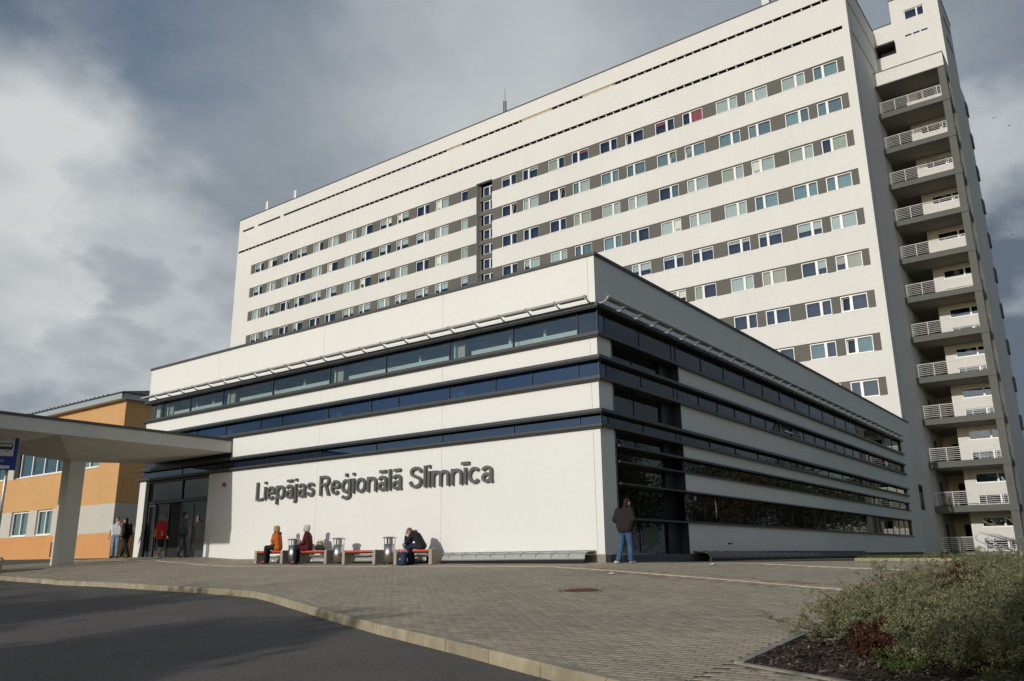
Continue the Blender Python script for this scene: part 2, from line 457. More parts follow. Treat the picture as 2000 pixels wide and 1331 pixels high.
def strip_mesh(name, m, xs, y0f, y1f, n, zf):
    vs = []; fs = []
    for i, x in enumerate(xs):
        a, b = float(y0f(x)), float(y1f(x))
        for k in range(n + 1):
            y = a + (b - a) * k / n; vs.append((x, y, float(zf(x, y))))
    for i in range(len(xs) - 1):
        for k in range(n):
            a = i * (n + 1) + k; fs.append((a, a + n + 1, a + n + 2, a + 1))
    me = bpy.data.meshes.new(name); me.from_pydata(vs, [], fs); me.materials.append(m); me.update()
    return put(name, me)


gx = np.concatenate([[-2500, -600, -200, -90], np.arange(-70, 71, 2.0), [90, 200, 600, 2500]])
gy = np.concatenate([[-2500, -600, -200, -90], np.arange(-60, 111, 2.0), [200, 600, 2500]])
struct(grid_mesh('ground', field_m, gx, gy, lambda x, y: GZ(x, y) - 0.34))
xs = np.concatenate([np.arange(-70, -20, 2.0), np.arange(-20, 14, 0.5), np.arange(14, 41, 2.0)])
struct(strip_mesh('road', asphalt, xs, lambda x: -48.0, lambda x: KY(x) - 0.01, 36, lambda x, y: G(x, y) - 0.125))
xs2 = np.concatenate([np.arange(-60, -20, 2.0), np.arange(-20, 1.0, 0.5)])
plaza = strip_mesh('plaza', sand, xs2, lambda x: KY(x) + 0.09, lambda x: 4.5 if x < -24 else 0.2, 24, lambda x, y: G(x, y) - 0.012)
struct(plaza)
xs3 = np.linspace(0.5, 8.7, 21)
pl2 = strip_mesh('parking_yard', sand, xs3, lambda x: KY(x) + 0.09, lambda x: 21.0, 60, lambda x, y: G(x, y) - 0.012)
struct(pl2)

# road kerb: each stone its own piece
kerb = bpy.data.objects.new('kerb', None); C.objects.link(kerb); struct(kerb)
kp = [(x, float(KY(x))) for x in np.arange(-26, 12.5, 0.25)]
seg = [0.0]
for i in range(1, len(kp)): seg.append(seg[-1] + math.dist(kp[i], kp[i - 1]))


def at_s(s):
    return Vector((np.interp(s, seg, [p[0] for p in kp]), np.interp(s, seg, [p[1] for p in kp])))


s = 0.0
while s < seg[-1] - 1.05:
    mb = MB(); a = s + 0.006; b = s + 0.994; n = 4; rows = []
    for k in range(n + 1):
        t = a + (b - a) * k / n; p = at_s(t); d = (at_s(min(t + .3, seg[-1])) - at_s(max(t - .3, 0))).normalized(); nr = Vector((-d.y, d.x))
        prof = [(0.0, -0.26), (0.0, -0.022), (0.018, 0.0), (0.115, 0.0), (0.115, -0.2)]
        rows.append([(p.x + nr.x * q, p.y + nr.y * q, G(p.x + nr.x * q, p.y + nr.y * q) + z + 0.004) for q, z in prof])
    vs = [v for g in rows for v in g]; m = 5; fs = []
    for k in range(n):
        for j in range(m - 1): fs.append((k * m + j, (k + 1) * m + j, (k + 1) * m + j + 1, k * m + j + 1))
    fs.append((4, 3, 2, 1, 0)); fs.append(tuple(n * m + j for j in range(m)))
    mb.add(vs, fs); mb.build('kerb_stone', kerb_m, kerb, fix=True)
    s += 1.0

# pale edging lines set flush in the paving
edge_pts = [(-26, -1.95), (-18.84, -2.2), (-15.35, -2.35), (-12.85, -1.95), (-7.96, -1.72), (-3.7, -1.66), (-0.95, -1.6), (1.87, -2.77), (5.04, -4.3), (7.37, -5.54), (8.62, -6.12)]
edge2 = [(2.12, 2.2), (4.73, -0.45), (6.05, -1.05), (7.22, -1.52), (8.6, -2.0)]
edge3 = [(8.72, -12.44), (8.70, -10.0), (8.68, -6.0), (8.66, -2.0), (8.6, 6)]


def edging(pts, m, w=0.10, ln=0.8, last=None, up=0.006):
    root = bpy.data.objects.new('edging_line', None); C.objects.link(root); struct(root)
    L = [0.0]
    for i in range(1, len(pts)): L.append(L[-1] + math.dist(pts[i], pts[i - 1]))

    def P(s): return Vector((np.interp(s, L, [p[0] for p in pts]), np.interp(s, L, [p[1] for p in pts])))
    s = 0
    while s < L[-1] - 0.1:
        e = min(s + ln, L[-1]); mb = MB(); rows = []
        for t in (s + .004, (s + e) / 2, e - .004):
            p = P(t); d = (P(min(t + .2, L[-1])) - P(max(t - .2, 0))).normalized(); nr = Vector((-d.y, d.x)) * w / 2
            l = (p.x + nr.x, p.y + nr.y); r = (p.x - nr.x, p.y - nr.y)
            rows.append([(*l, G(*l) - .05), (*l, G(*l) + up), (*r, G(*r) + up), (*r, G(*r) - .05)])
        vs = [v for g in rows for v in g]; fs = []
        for k in range(2):
            for j in range(3): fs.append((k * 4 + j, k * 4 + j + 1, (k + 1) * 4 + j + 1, (k + 1) * 4 + j))
        fs += [(0, 3, 2, 1), (8, 9, 10, 11)]
        mm = last if (last and e > L[-1] - 0.05) else m
        mb.add(vs, fs); mb.build('edging_stone', mm, root, fix=True)
        s = e
    return root


edging(edge_pts, edging_m, last=edge_yel)
edging(edge2, edging_m, w=0.12)
edging(edge3, conc, w=0.09, ln=1.0, up=0.02)


def dist_poly(px, py, pts):
    best = np.full(px.shape, 1e9)
    for (ax, ay), (bx, by) in zip(pts[:-1], pts[1:]):
        dx, dy = bx - ax, by - ay; t = np.clip(((px - ax) * dx + (py - ay) * dy) / (dx * dx + dy * dy), 0, 1)
        best = np.minimum(best, np.hypot(px - ax - t * dx, py - ay - t * dy))
    return best


# paving stones: every stone is geometry; the 300 that show largest are objects of their own
paver_m = attr_mat('paver_grey', (0.305, 0.255, 0.182), (0.425, 0.365, 0.27), 0.88, bump=0.35, bscale=120, var=0.12, vscale=9, var2=0.15, v2scale=0.45)
paver_r = mat('paver_red', (0.29, 0.15, 0.105), 0.88, 0.15, 10)
MAN = (3.64, -7.03)


def pavers():
    LX, LY = 0.2, 0.1
    px, py = [], []
    for j, y in enumerate(np.arange(-14.6, 20.6, LY)):
        x = np.arange(-25, 8.70, LX) + (LX / 2 if j % 2 else 0)
        px.append(x); py.append(np.full(x.shape, y))
    px = np.concatenate(px); py = np.concatenate(py)
    ok = (py > KY(px) + 0.07) & (px < 8.66)
    ok &= ((px < 0.55) & (py < -0.08)) | ((px >= 0.55) & (py < 20)) | ((px < -24.6) & (py < 3.4))
    ok &= ~((px > 0.4) & (px < 1.30) & (py > 2.6))
    d1 = dist_poly(px, py, edge_pts); d2 = dist_poly(px, py, edge2)
    ok &= (d1 > 0.10) & (d2 > 0.11)
    ok &= np.hypot(px - MAN[0], py - MAN[1]) > 0.40
    px = px[ok]; py = py[ok]; d1 = d1[ok]
    red = (d1 < 0.55) & (px > 0.3) & (d1 > 0.2) & (rng.random(px.shape) < 0.26)
    red |= (np.abs(px - 8.1) < 0.35) & (py > -6) & (rng.random(px.shape) < 0.35)
    g = 0.0022; bv = 0.010; dz = 0.007
    jit = rng.normal(0, 0.0008, px.shape)
    co = []
    for inset, z in ((bv, 0.0), (g, -dz)):
        for sx, sy in ((-1, -1), (1, -1), (1, 1), (-1, 1)):
            x = px + sx * (LX / 2 - inset); y = py + sy * (LY / 2 - inset)
            co.append(np.stack([x, y, GZ(x, y) + z + jit], -1))
    co = np.stack(co, 1)                                   # n,8,3
    F = np.array([(0, 1, 2, 3), (4, 5, 1, 0), (5, 6, 2, 1), (6, 7, 3, 2), (7, 4, 0, 3)])
    tint = np.clip(rng.normal(0.5, 0.28, px.shape), 0, 1)
    d = np.hypot(px - CAM[0], py - CAM[1])
    # in view: pixel inside the frame
    rel = np.stack([px - CAM[0], py - CAM[1], GZ(px, py) - CAM[2]], -1)
    f_, r_, u_ = (np.array(v) for v in (_f, _r2, _u2))
    zc = rel @ f_; U = 1000 + FPX * (rel @ r_) / zc; V = 665.5 - FPX * (rel @ u_) / zc
    inv = (zc > 0) & (U > 5) & (U < 1995) & (V < 1326)
    order = np.argsort(np.where(inv, d, 1e9)); near = order[:300]
    far = np.ones(px.shape, bool); far[near] = False
    cof = co[far].reshape(-1, 3); n = far.sum()
    ff = (F[None] + (np.arange(n) * 8)[:, None, None]).reshape(-1, 4)
    me = bpy.data.meshes.new('paving_stones')
    me.vertices.add(len(cof)); me.vertices.foreach_set('co', cof.ravel())
    me.loops.add(ff.size); me.loops.foreach_set('vertex_index', ff.ravel().astype(np.int32))
    me.polygons.add(len(ff)); me.polygons.foreach_set('loop_start', np.arange(0, ff.size, 4, dtype=np.int32))
    me.materials.append(paver_m); me.materials.append(paver_r)
    me.polygons.foreach_set('material_index', np.repeat(red[far].astype(np.int32), 5))
    a = me.attributes.new('tint', 'FLOAT', 'FACE'); a.data.foreach_set('value', np.repeat(tint[far], 5).astype(np.float32))
    me.update(calc_edges=True); me.validate()
    stuff(put('paving_stones', me, plaza))
    protos = []
    for k in range(6):
        mb = MB(); mb.add([(sx * (LX / 2 - i), sy * (LY / 2 - i), z) for i, z in ((bv, 0), (g, -dz)) for sx, sy in ((-1, -1), (1, -1), (1, 1), (-1, 1))], [tuple(q) for q in F])
        m = mb.mesh('paver', paver_m); at = m.attributes.new('tint', 'FLOAT', 'FACE'); at.data.foreach_set('value', [0.12 + 0.15 * k] * 5); protos.append(m)
    for i in near:
        x, y = px[i], py[i]
        sx = (G(x + .1, y) - G(x - .1, y)) / .2; sy = (G(x, y + .1) - G(x, y - .1)) / .2
        o = put('paver', protos[int(tint[i] * 5.99)], plaza, (x, y, G(x, y) + jit[i]))
        o.rotation_euler = (math.atan(sy), -math.atan(sx), 0)


pavers()

# strip and kerb along the long side of the entrance block, grass beyond
sk = bpy.data.objects.new('side_kerb', None); C.objects.link(sk); struct(sk)
for k in range(17):
    y0 = 2.8 + k * 1.0
    mb = MB(); mb.bbox(1.08, y0 + .005, -0.3, 1.22, y0 + .995, -0.02 - 0.001 * k, 0.008); mb.build('kerb_stone', kerb_m, sk)
for k in range(9):
    x0 = 1.23 + k * 1.0
    mb = MB(); mb.bbox(x0 + .005, 19.8, -0.4, x0 + .995, 19.95, -0.035 - 0.008 * k, 0.008); mb.build('kerb_stone', kerb_m, sk)
struct(box('side_strip', side_plinth, None, 0.02, 2.8, -0.3, 1.075, 20.0, -0.03))
struct(grid_mesh('grass_verge', lawn_m, np.linspace(0.02, 14, 15), np.linspace(19.96, 48.6, 30), lambda x, y: -0.05 - 0.006 * x + 0.0 * y))


def grass_blades(name, n, xr, yr, zf, h, seed, cols=((0.05, 0.085, 0.02), (0.12, 0.16, 0.04)), keep=None, w=0.006):
    r = np.random.default_rng(seed)
    x = r.uniform(*xr, n); y = r.uniform(*yr, n)
    if keep is not None:
        k = keep(x, y); x = x[k]; y = y[k]; n = len(x)
    z = zf(x, y); a = r.uniform(0, 6.28, n); hh = h * r.uniform(.4, 1.2, n); lean = r.uniform(0, .5, n) * hh; b = r.uniform(0, 6.28, n)
    p0 = np.stack([x - w * np.cos(a), y - w * np.sin(a), z], -1); p1 = np.stack([x + w * np.cos(a), y + w * np.sin(a), z], -1)
    p2 = np.stack([x + lean * np.cos(b), y + lean * np.sin(b), z + hh], -1)
    co = np.stack([p0, p1, p2], 1).reshape(-1, 3); f = np.arange(3 * n)
    me = bpy.data.meshes.new(name); me.vertices.add(3 * n); me.vertices.foreach_set('co', co.ravel())
    me.loops.add(3 * n); me.loops.foreach_set('vertex_index', f.astype(np.int32)); me.polygons.add(n)
    me.polygons.foreach_set('loop_start', (np.arange(n) * 3).astype(np.int32))
    at = me.attributes.new('tint', 'FLOAT', 'FACE'); at.data.foreach_set('value', r.random(n).astype(np.float32))
    me.materials.append(attr_mat(name + '_mat', *cols, trans=0.3)); me.update(calc_edges=True)
    return stuff(put(name, me))


grass_blades('verge_grass', 26000, (1.2, 12), (19.97, 34), lambda x, y: -0.05 - 0.006 * x, 0.15, 3, ((0.06, 0.10, 0.02), (0.14, 0.17, 0.04)), w=0.012)

# planting bed with bark soil, lawn behind it
struct(grid_mesh('planting_bed', soil, np.linspace(8.73, 13.6, 60), np.linspace(-12.75, 6, 110),
                 lambda x, y: GZ(x, y) - 0.02 + 0.035 * np.sin(x * 9 + y * 4) * np.sin(y * 7.3 - x * 3) + 0.02 * np.sin(x * 23) * np.cos(y * 19)))
struct(strip_mesh('footpath', sand, np.concatenate([[8.62], np.arange(9.0, 20.1, 0.5)]), lambda x: KY(x) + .13, lambda x: -12.46 - (x - 8.72) * .388, 3, lambda x, y: G(x, y) - .004))


def footpath_pavers():
    mb = MB(); pts = []
    for j, y in enumerate(np.arange(-15.8, -12.3, .1)):
        for x in np.arange(8.75, 13, .2):
            xx = x + (.1 if j % 2 else 0)
            if y > KY(xx) + .12 and y < -12.54 - (xx - 8.72) * .388: pts.append((xx, y))
    F = [(0, 1, 2, 3), (4, 5, 1, 0), (5, 6, 2, 1), (6, 7, 3, 2), (7, 4, 0, 3)]
    tv = []
    for x, y in pts:
        vs = []
        for i, z in ((.01, .007), (.002, 0)):
            for sx, sy in ((-1, -1), (1, -1), (1, 1), (-1, 1)):
                X = x + sx * (.1 - i); Y = y + sy * (.05 - i); vs.append((X, Y, G(X, Y) + z))
        mb.add(vs, F); tv += [random.random()] * 5
    o = mb.build('footpath_stones', paver_m, bpy.data.objects['footpath'])
    at = o.data.attributes.new('tint', 'FLOAT', 'FACE'); at.data.foreach_set('value', tv); stuff(o)


footpath_pavers()
edging([(8.72, -12.42), (9.7, -12.8), (11.5, -13.5), (13, -14.0)], conc, w=0.06, ln=1.0, up=0.010)

# ------------------------------------------------------------------ entrance block (low white building)
EB = thing('entrance_building', 'low white hospital entrance block with dark ribbon windows in front of the tower', 'building', (0, 0, 0))
W = -24.5                                              # its west end
DEP = 41.9
ZP = 0.22
# ribbons: (ledge bottom, ledge top)
LEDGES = [(7.30, 7.42), (6.43, 6.53), (5.74, 5.83), (5.11, 5.21), (4.16, 4.25), (3.74, 3.81)]
TH = 0.30


def panel_run_x(xs, z0, z1, y0=0.0, y1=TH):
    for a, b in zip(xs[:-1], xs[1:]):
        box('facade_panel', white, EB, a + .004, y0, z0, b - .004, y1, z1)


def panel_run_y(ys, z0, z1, x0=-TH, x1=0.0):
    for a, b in zip(ys[:-1], ys[1:]):
        box('facade_panel', white, EB, x0, a + .004, z0, x1, b - .004, z1)


FX = [W, -19.0, -12.15, -6.03, -0.24, 0.0]
panel_run_x(FX, 7.42, 8.93)
panel_run_x(FX, 5.83, 6.43)
panel_run_x([-17.6, -12.15, -6.03, -0.24, 0.0], 4.25, 5.11)
panel_run_x([-19.06, -12.15, -6.03, -0.24, 0.0], ZP, 3.74)
box('facade_panel', white, EB, W, 0, 0.30, -23.98, 0.45, 3.74)           # pier beside the doors
# return of the front bands on the long side
for z0, z1 in ((5.83, 6.43), (4.25, 5.11), (ZP, 3.74)):
    panel_run_y([TH + .004, 0.78], z0, z1)
    box('window_frame', black_m, EB, -TH, .785, z0, -.02, .86, z1)
    box('trim_strip', galv, EB, -.05, .865, z0 + .05, -.03, .90, z1 - .05)
SY = [5.38] + [8.2 + 2.98 * k for k in range(11)] + [38.85]
panel_run_y([TH + .004, 2.8, 5.38] + SY[1:-1] + [38.85, 41.9], 7.42, 8.93)
for z0, z1 in ((5.83, 6.43), (4.25, 5.11), (3.33, 3.74), (2.84, 2.84), (2.22, 2.80), (ZP, 1.18)):
    if z1 > z0: panel_run_y(SY, z0, z1)
for z0, z1 in ((ZP, 1.2), (1.2, 2.3), (2.3, 4.2), (4.2, 5.15), (5.15, 6.45), (6.45, 7.42)):
    panel_run_y([38.86, 41.9], z0 + .004, z1 - .004)
# ends of the white long-side panels, their shade painted in as dark blue
for z0, z1 in ((5.83, 6.43), (4.25, 5.11), (3.33, 3.74), (2.22, 2.80), (ZP, 1.18)):
    box('shaded_return', dark_blue_m, EB, -.44, 4.55, z0, -TH - .01, 5.37, z1)
    box('shaded_return', dark_blue_m, EB, -TH, 5.34, z0, -.004, 5.375, z1)
# ledges: dark metal profiles wrapping the corner
for i, (z0, z1) in enumerate(LEDGES):
    mb = MB()
    xl = W - .12
    mb.box(xl, -.13, z0, .13, -.002, z1); mb.box(.002, -.001, z0, .13, 38.9, z1)
    mb.box(xl, .001, z0 + .005, -.01, .12, z1 - .005)
    mb.box(-.42, .15, z0 + .006, .0, 5.37, z1 - .006)
    mb.build('ledge', ledge_m, EB)
    box('ledge_drip', black_m, EB, xl, -.10, z0 - .045, .10, -.01, z0 - .002)
for z0, z1 in ((3.26, 3.33), (2.80, 2.845), (2.17, 2.22), (1.18, 1.235)):
    mb = MB(); mb.box(.002, .93, z0, .07, 38.87, z1); mb.box(-.42, .93, z0 + .004, .001, 5.37, z1 - .004); mb.build('ledge', ledge_m, EB)
# parapet cap, roof, back
mb = MB(); mb.box(W - .05, -.06, 8.93, .06, .36, 9.02); mb.box(-.36, .361, 8.93, .06, 41.9, 9.02); mb.box(W - .05, .361, 8.93, W + .36, 30, 9.02); mb.build('parapet_cap', cap_m, EB)
box('roof', roof_m, EB, W + .37, .37, 8.2, -.37, 41.8, 8.45)
box('wall', white, EB, W, .46, .25, W + .3, 30, 8.925)
# plinth
box('plinth', conc, EB, -19.0, .012, -.3, .0, TH, ZP - .004)
mb = MB(); mb.box(-TH, .301, -.3, -.008, .9, ZP - .004); mb.box(-.42, .901, -.3, .03, 5.3, ZP - .02); mb.box(-TH, 5.301, -.3, -.02, 41.85, ZP - .004)
mb.build('plinth', side_plinth, EB)
# inside of the upper floors
box('floor_slab', inside_l, EB, W + .31, .36, 5.86, -.45, 9, 6.38)
box('floor_slab', inside_l, EB, W + .31, .36, 4.28, -.45, 9, 5.06)
box('ceiling', inside_l, EB, W + .31, .36, 7.44, -.45, 9, 7.6)
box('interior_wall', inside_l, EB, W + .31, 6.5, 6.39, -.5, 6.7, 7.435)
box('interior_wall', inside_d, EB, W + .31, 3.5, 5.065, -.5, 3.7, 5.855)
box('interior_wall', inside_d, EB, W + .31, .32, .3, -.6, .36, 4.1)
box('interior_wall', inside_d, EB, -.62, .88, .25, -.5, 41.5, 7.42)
for x in (-5.55, -11.6, -18.45, -23.2):
    for z0, z1 in ((6.39, 7.435), (5.065, 5.855)):
        box('column', inside_c, EB, x - .20, .45, z0, x + .12, .80, z1)
        box('column', upvc, EB, x - .33, .40, z0, x - .24, .5, z1)
for a, b in ((-5.1, -.9), (-11.1, -6.0), (-17.9, -12.1), (-22.9, -19.0)):
    box('window_sill', upvc, EB, a, .40, 6.39, b, .62, 6.84)
    for q in (.33, .66):
        x = a + (b - a) * q; box('partition', upvc, EB, x - .05, .7, 6.39, x + .05, 1.2, 7.2)
for k in range(16):
    x = -23 + k * 1.45; box('ceiling_lamp', upvc, EB, x, 1.2, 7.37, x + .5, 3.4, 7.43)
# ribbon glazing on the front
M1 = [W + .02, -23.37, -21.15, -18.68, -15.28, -11.84, -8.83, -5.82, -3.14, -0.72, -.03]
M2 = [W + .02, -22.3, -20.43, -18.3, -15.94, -14.59, -11.84, -9.54, -8.16, -5.81, -3.86, -2.44, -.74, -.03]
M3 = [W + .02, -21.3, -18.3, -15.3, -12.15, -9.2, -6.1, -3.14, -.74, -.03]


def ribbon(Ms, z0, z1, gm, y=.11, mull=True):
    for a, b in zip(Ms[:-1], Ms[1:]):
        box('window_pane', gm, EB, a + .012, y, z0, b - .012, y + .006, z1)
        if mull: box('mullion', ledge_m, EB, b - .012, y - .025, z0, b + .012, y + .07, z1)


ribbon(M1, 6.53, 7.30, gl_clear); ribbon(M2, 5.21, 5.74, gl_blue); ribbon(M3, 3.81, 4.16, gl_span)
box('window_frame', black_m, EB, W + .02, .12, 7.24, -.03, .2, 7.30)
box('window_frame', black_m, EB, W + .02, .12, 6.53, -.03, .2, 6.58)
# glazing of the corner on the long side
for z0, z1 in ((6.53, 7.30), (5.83, 6.43), (5.21, 5.74), (4.25, 5.11), (3.81, 4.16), (3.33, 3.74), (2.845, 3.26), (2.22, 2.80), (1.235, 2.17), (ZP + .03, 1.18)):
    up = z0 > 3.8 and z0 in (6.53, 5.21, 3.81)
    ys = [.14, .6, 2.75, 5.05, 5.36] if up else [.92, 2.75, 4.56]
    for a, b in zip(ys[:-1], ys[1:]):
        first = up and a < .5
        box('window_pane', gl_span if first else gl_side, EB, -.40 if not up else -.10, a + .01, z0, -.39 if not up else -.09, b - .01, z1)
        box('mullion', black_m, EB, -.41 if not up else -.12, b - .01, z0, -.37 if not up else -.07, b + .01, z1)
# long-side ribbons
for z0, z1, st in ((6.53, 7.30, 2.12), (5.21, 5.74, 1.62), (3.81, 4.16, 2.3), (2.845, 3.26, 2.1), (1.235, 2.17, 1.5)):
    n = round((38.6 - 5.4) / st); ys = [5.4 + (38.6 - 5.4) * k / n for k in range(n + 1)]
    for k, (a, b) in enumerate(zip(ys[:-1], ys[1:])):
        if z0 == 5.21 and a <= 16.2 < b:                               # the one tilted open
            o = thing_o = bpy.data.objects.new('tilted_window', None); C.objects.link(o); o.parent = EB; o.location = (-.06, (a + b) / 2, z1 - .02); o.rotation_euler = (0, R(-28), 0)
            hw = (b - a) / 2 + .25
            mb = MB()
            for q in ((-hw, -.53, hw, -.47), (-hw, -.05, hw, 0), (-hw, -.47, -hw + .05, -.05), (hw - .05, -.47, hw, -.05)): mb.box(-.02, q[0], q[1], .03, q[2], q[3])
            mb.build('window_frame', ledge_m, o); box('window_pane', gl_clear, o, 0, -hw + .05, -.47, .006, hw - .05, -.05)
            box('window_opening', inside_l, EB, -.2, a + .02, z0 + .02, -.19, b - .02, z1 - .02)
            continue
        box('window_pane', gl_side, EB, -.11, a + .012, z0, -.10, b - .012, z1)
        box('mullion', black_m, EB, -.12, b - .012, z0, -.075, b + .012, z1)
    box('window_frame', black_m, EB, -.28, 38.60, z0, -.02, 38.84, z1)
    box('window_frame', black_m, EB, -.06, 5.4, z0, -.03, 38.6, z0 + .035)
# papers behind the corner glass and two bent tubes, one of them shaped as a handle's reflection
box('notice_sheet', mat('paper_green', (0.10, 0.14, 0.11), 0.8), EB, -.385, 1.35, .45, -.38, 2.35, 1.0)
box('notice_sheet', MATS['paper_green'], EB, -.385, 2.95, .5, -.38, 3.95, 1.02)
MB().tube([(.03, 7.55, 2.02), (.07, 7.5, 1.95), (.09, 7.5, 1.7), (.07, 7.5, 1.45), (.03, 7.55, 1.38)], .022).build('door_handle', galv, EB, smooth=True)  # pale bow modelled in place of a reflection in the glass
MB().tube([(.0, 8.5, .56), (.05, 8.5, .56), (.05, 8.78, .56)], .02).build('door_handle', black_m, EB, smooth=True)
for y, z in ((1.15, 2.02), (6.0, 1.95)): box('lock_plate', galv, EB, -.36 if y < 5 else -.03, y, z, -.34 if y < 5 else -.005, y + .12, z + .13)
box('service_door', white, EB, .001, 8.25, .24, .010, 10.1, 1.15)
# siren lamp on the wall
MB().bbox(-17.98, -.09, 3.10, -17.82, -.004, 3.26, .02).build('siren_lamp', mat('siren_red', (0.35, 0.02, 0.02), 0.4), EB)

# doors under the canopy
box('door_header', black_m, EB, -23.97, .13, 3.60, -19.07, .30, 3.735)
box('door_header', dark_blue_m, EB, W + .02, .14, 4.252, -17.65, .4, 5.1)
ed = bpy.data.objects.new('entrance_door', None); C.objects.link(ed); ed.parent = EB
DX = [-23.97, -23.35, -22.35, -21.35, -20.35, -19.45, -19.07]
mb = MB()
for x in (-23.95, -19.10): mb.box(x - .035, .14, .30, x + .035, .28, 3.6)
mb.box(-23.9, .15, 2.66, -19.14, .27, 2.78); mb.box(-21.3, .15, 2.78, -21.24, .27, 3.6)
mb.build('door_frame', black_m, ed)
for a, b in ((-23.9, -21.3), (-21.24, -19.14)): box('door_pane', gl_door, ed, a + .02, .2, 2.8, b - .02, .21, 3.58)
alu = mat('dull_aluminium', (0.07, 0.075, 0.085), 0.4, 0.05, 8, metal=0.3)
for k, (a, b) in enumerate(((-23.9, -23.3), (-23.28, -22.3), (-21.38, -20.4), (-20.38, -19.14))):
    y = .20 if k in (0, 3) else .26
    mb = MB(); w = .07
    mb.box(a, y, .33, a + w, y + .05, 2.64); mb.box(b - w, y, .33, b, y + .05, 2.64); mb.box(a + w, y, .33, b - w, y + .05, .60); mb.box(a + w, y, 2.55, b - w, y + .05, 2.64)
    mb.build('door_leaf', alu, ed)
    box('door_pane', gl_door, ed, a + w, y + .02, .60, b - w, y + .03, 2.55)
box('notice_sheet', sign_w, ed, -20.05, .185, 1.75, -19.86, .192, 2.02)
box('notice_sheet', MATS['siren_red'], ed, -19.82, .185, 1.74, -19.68, .192, 1.84)
MB().tube([(-20.32, .19, .95), (-20.32, .12, .98), (-20.32, .12, 1.55), (-20.32, .19, 1.58)], .02).build('door_handle', galv, ed, smooth=True)
box('door_mat', black_m, ed, -22.3, .15, .30, -21.38, .9, .335)

# sun-shading tubes on brackets above the top ribbon
shade_t = mat('shade_tube_paint', (0.40, 0.40, 0.40), 0.4, 0.03, 9)


def sunshade_front(x0, x1):
    t = MB().tube([(x0 + .05, -.50, 7.50), (x1 - .05, -.50, 7.50)], .045, 10); t.box(x0 + .09, -.46, 7.475, x1 - .09, -.32, 7.487)
    o = t.build('sunshade', shade_t, EB)
    b = MB(); b.tube([(x1, -.02, 7.44), (x1, -.2, 7.38), (x1, -.34, 7.40), (x1, -.50, 7.50), (x1, -.55, 7.54)], .026, 6); b.tube([(x1 - .06, -.50, 7.5), (x1 + .06, -.50, 7.5)], .034, 8)
    b.build('bracket', shade_t, o)


def sunshade_side(y0, y1):
    t = MB().tube([(.46, y0 + .05, 7.50), (.46, y1 - .05, 7.50)], .045, 10); t.box(.28, y0 + .09, 7.475, .42, y1 - .09, 7.487)
    o = t.build('sunshade', shade_t, EB)
    b = MB(); b.tube([(.02, y0, 7.44), (.2, y0, 7.38), (.32, y0, 7.40), (.46, y0, 7.50), (.50, y0, 7.54)], .026, 6); b.tube([(.46, y0 - .06, 7.5), (.46, y0 + .06, 7.5)], .034, 8)
    b.build('bracket', shade_t, o)


for k in range(23): sunshade_front(-.05 - 1.055 * (k + 1), -.05 - 1.055 * k)
for k in range(35): sunshade_side(-.02 + 1.07 * k, -.02 + 1.07 * (k + 1))

# curved glass covers over the light shafts along the base
def shaft_cover(x0, x1, n):
    o = bpy.data.objects.new('light_shaft_cover', None); C.objects.link(o); o.parent = EB
    prof = [(-.62, .10), (-.60, .17), (-.54, .24), (-.44, .285), (-.30, .305), (-.012, .315)]
    fr = MB(); step = (x1 - x0) / n
    for k in range(n + 1):
        x = x0 + step * k; fr.tube([(x, y, z) for y, z in prof], .016, 6)
    fr.tube([(x0, -.62, .10), (x1, -.62, .10)], .022, 6); fr.tube([(x0, -.50, .262), (x1, -.50, .262)], .016, 6); fr.tube([(x0, -.02, .318), (x1, -.02, .318)], .018, 6)
    fr.build('cover_frame', galv, o)
    for k in range(n):
        a = x0 + step * k + .018; b = a + step - .036; mb = MB(); vs = []
        for y, z in prof: vs += [(a, y, z - .004), (b, y, z - .004)]
        mb.add(vs, [(2 * i, 2 * i + 1, 2 * i + 3, 2 * i + 2) for i in range(len(prof) - 1)])
        mb.build('cover_pane', green_poly, o)
    mb = MB()
    for k in range(n * 6):
        x = x0 + (x1 - x0) * (k + .5) / (n * 6); mb.box(x - .012, -.618, .03, x + .012, -.602, .095)
    mb.box(x0, -.63, .015, x1, -.60, .03); mb.box(x0 + .01, -.59, .0, x1 - .01, -.57, .095)
    mb.build('shaft_grille', black_m, o)
    return o


shaft_cover(-5.75, -.30, 10); shaft_cover(-14.2, -6.1, 15)
o = shaft_cover(5.6, 25.0, 24)
for q in o.children: q.data.materials[0] = side_plinth if q.name.startswith('cover_pane') else ledge_m  # same cover in darker materials: its shade is put into the colour
o.rotation_euler = (0, 0, R(90)); o.location = (-.02, 0, -.03)

# ------------------------------------------------------------------ lettering on the wall
SG = thing('wall_lettering', 'raised grey letters reading Liepājas Reģionālā Slimnīca on the white front wall', 'sign', (-15.65, -.03, 2.41))


HW = .047                                              # half the stroke width


def arc(cx, cy, rx, ry, a0, a1, n=14):
    return [(cx + rx * math.cos(R(a0 + (a1 - a0) * i / n)), cy + ry * math.sin(R(a0 + (a1 - a0) * i / n))) for i in range(n + 1)]


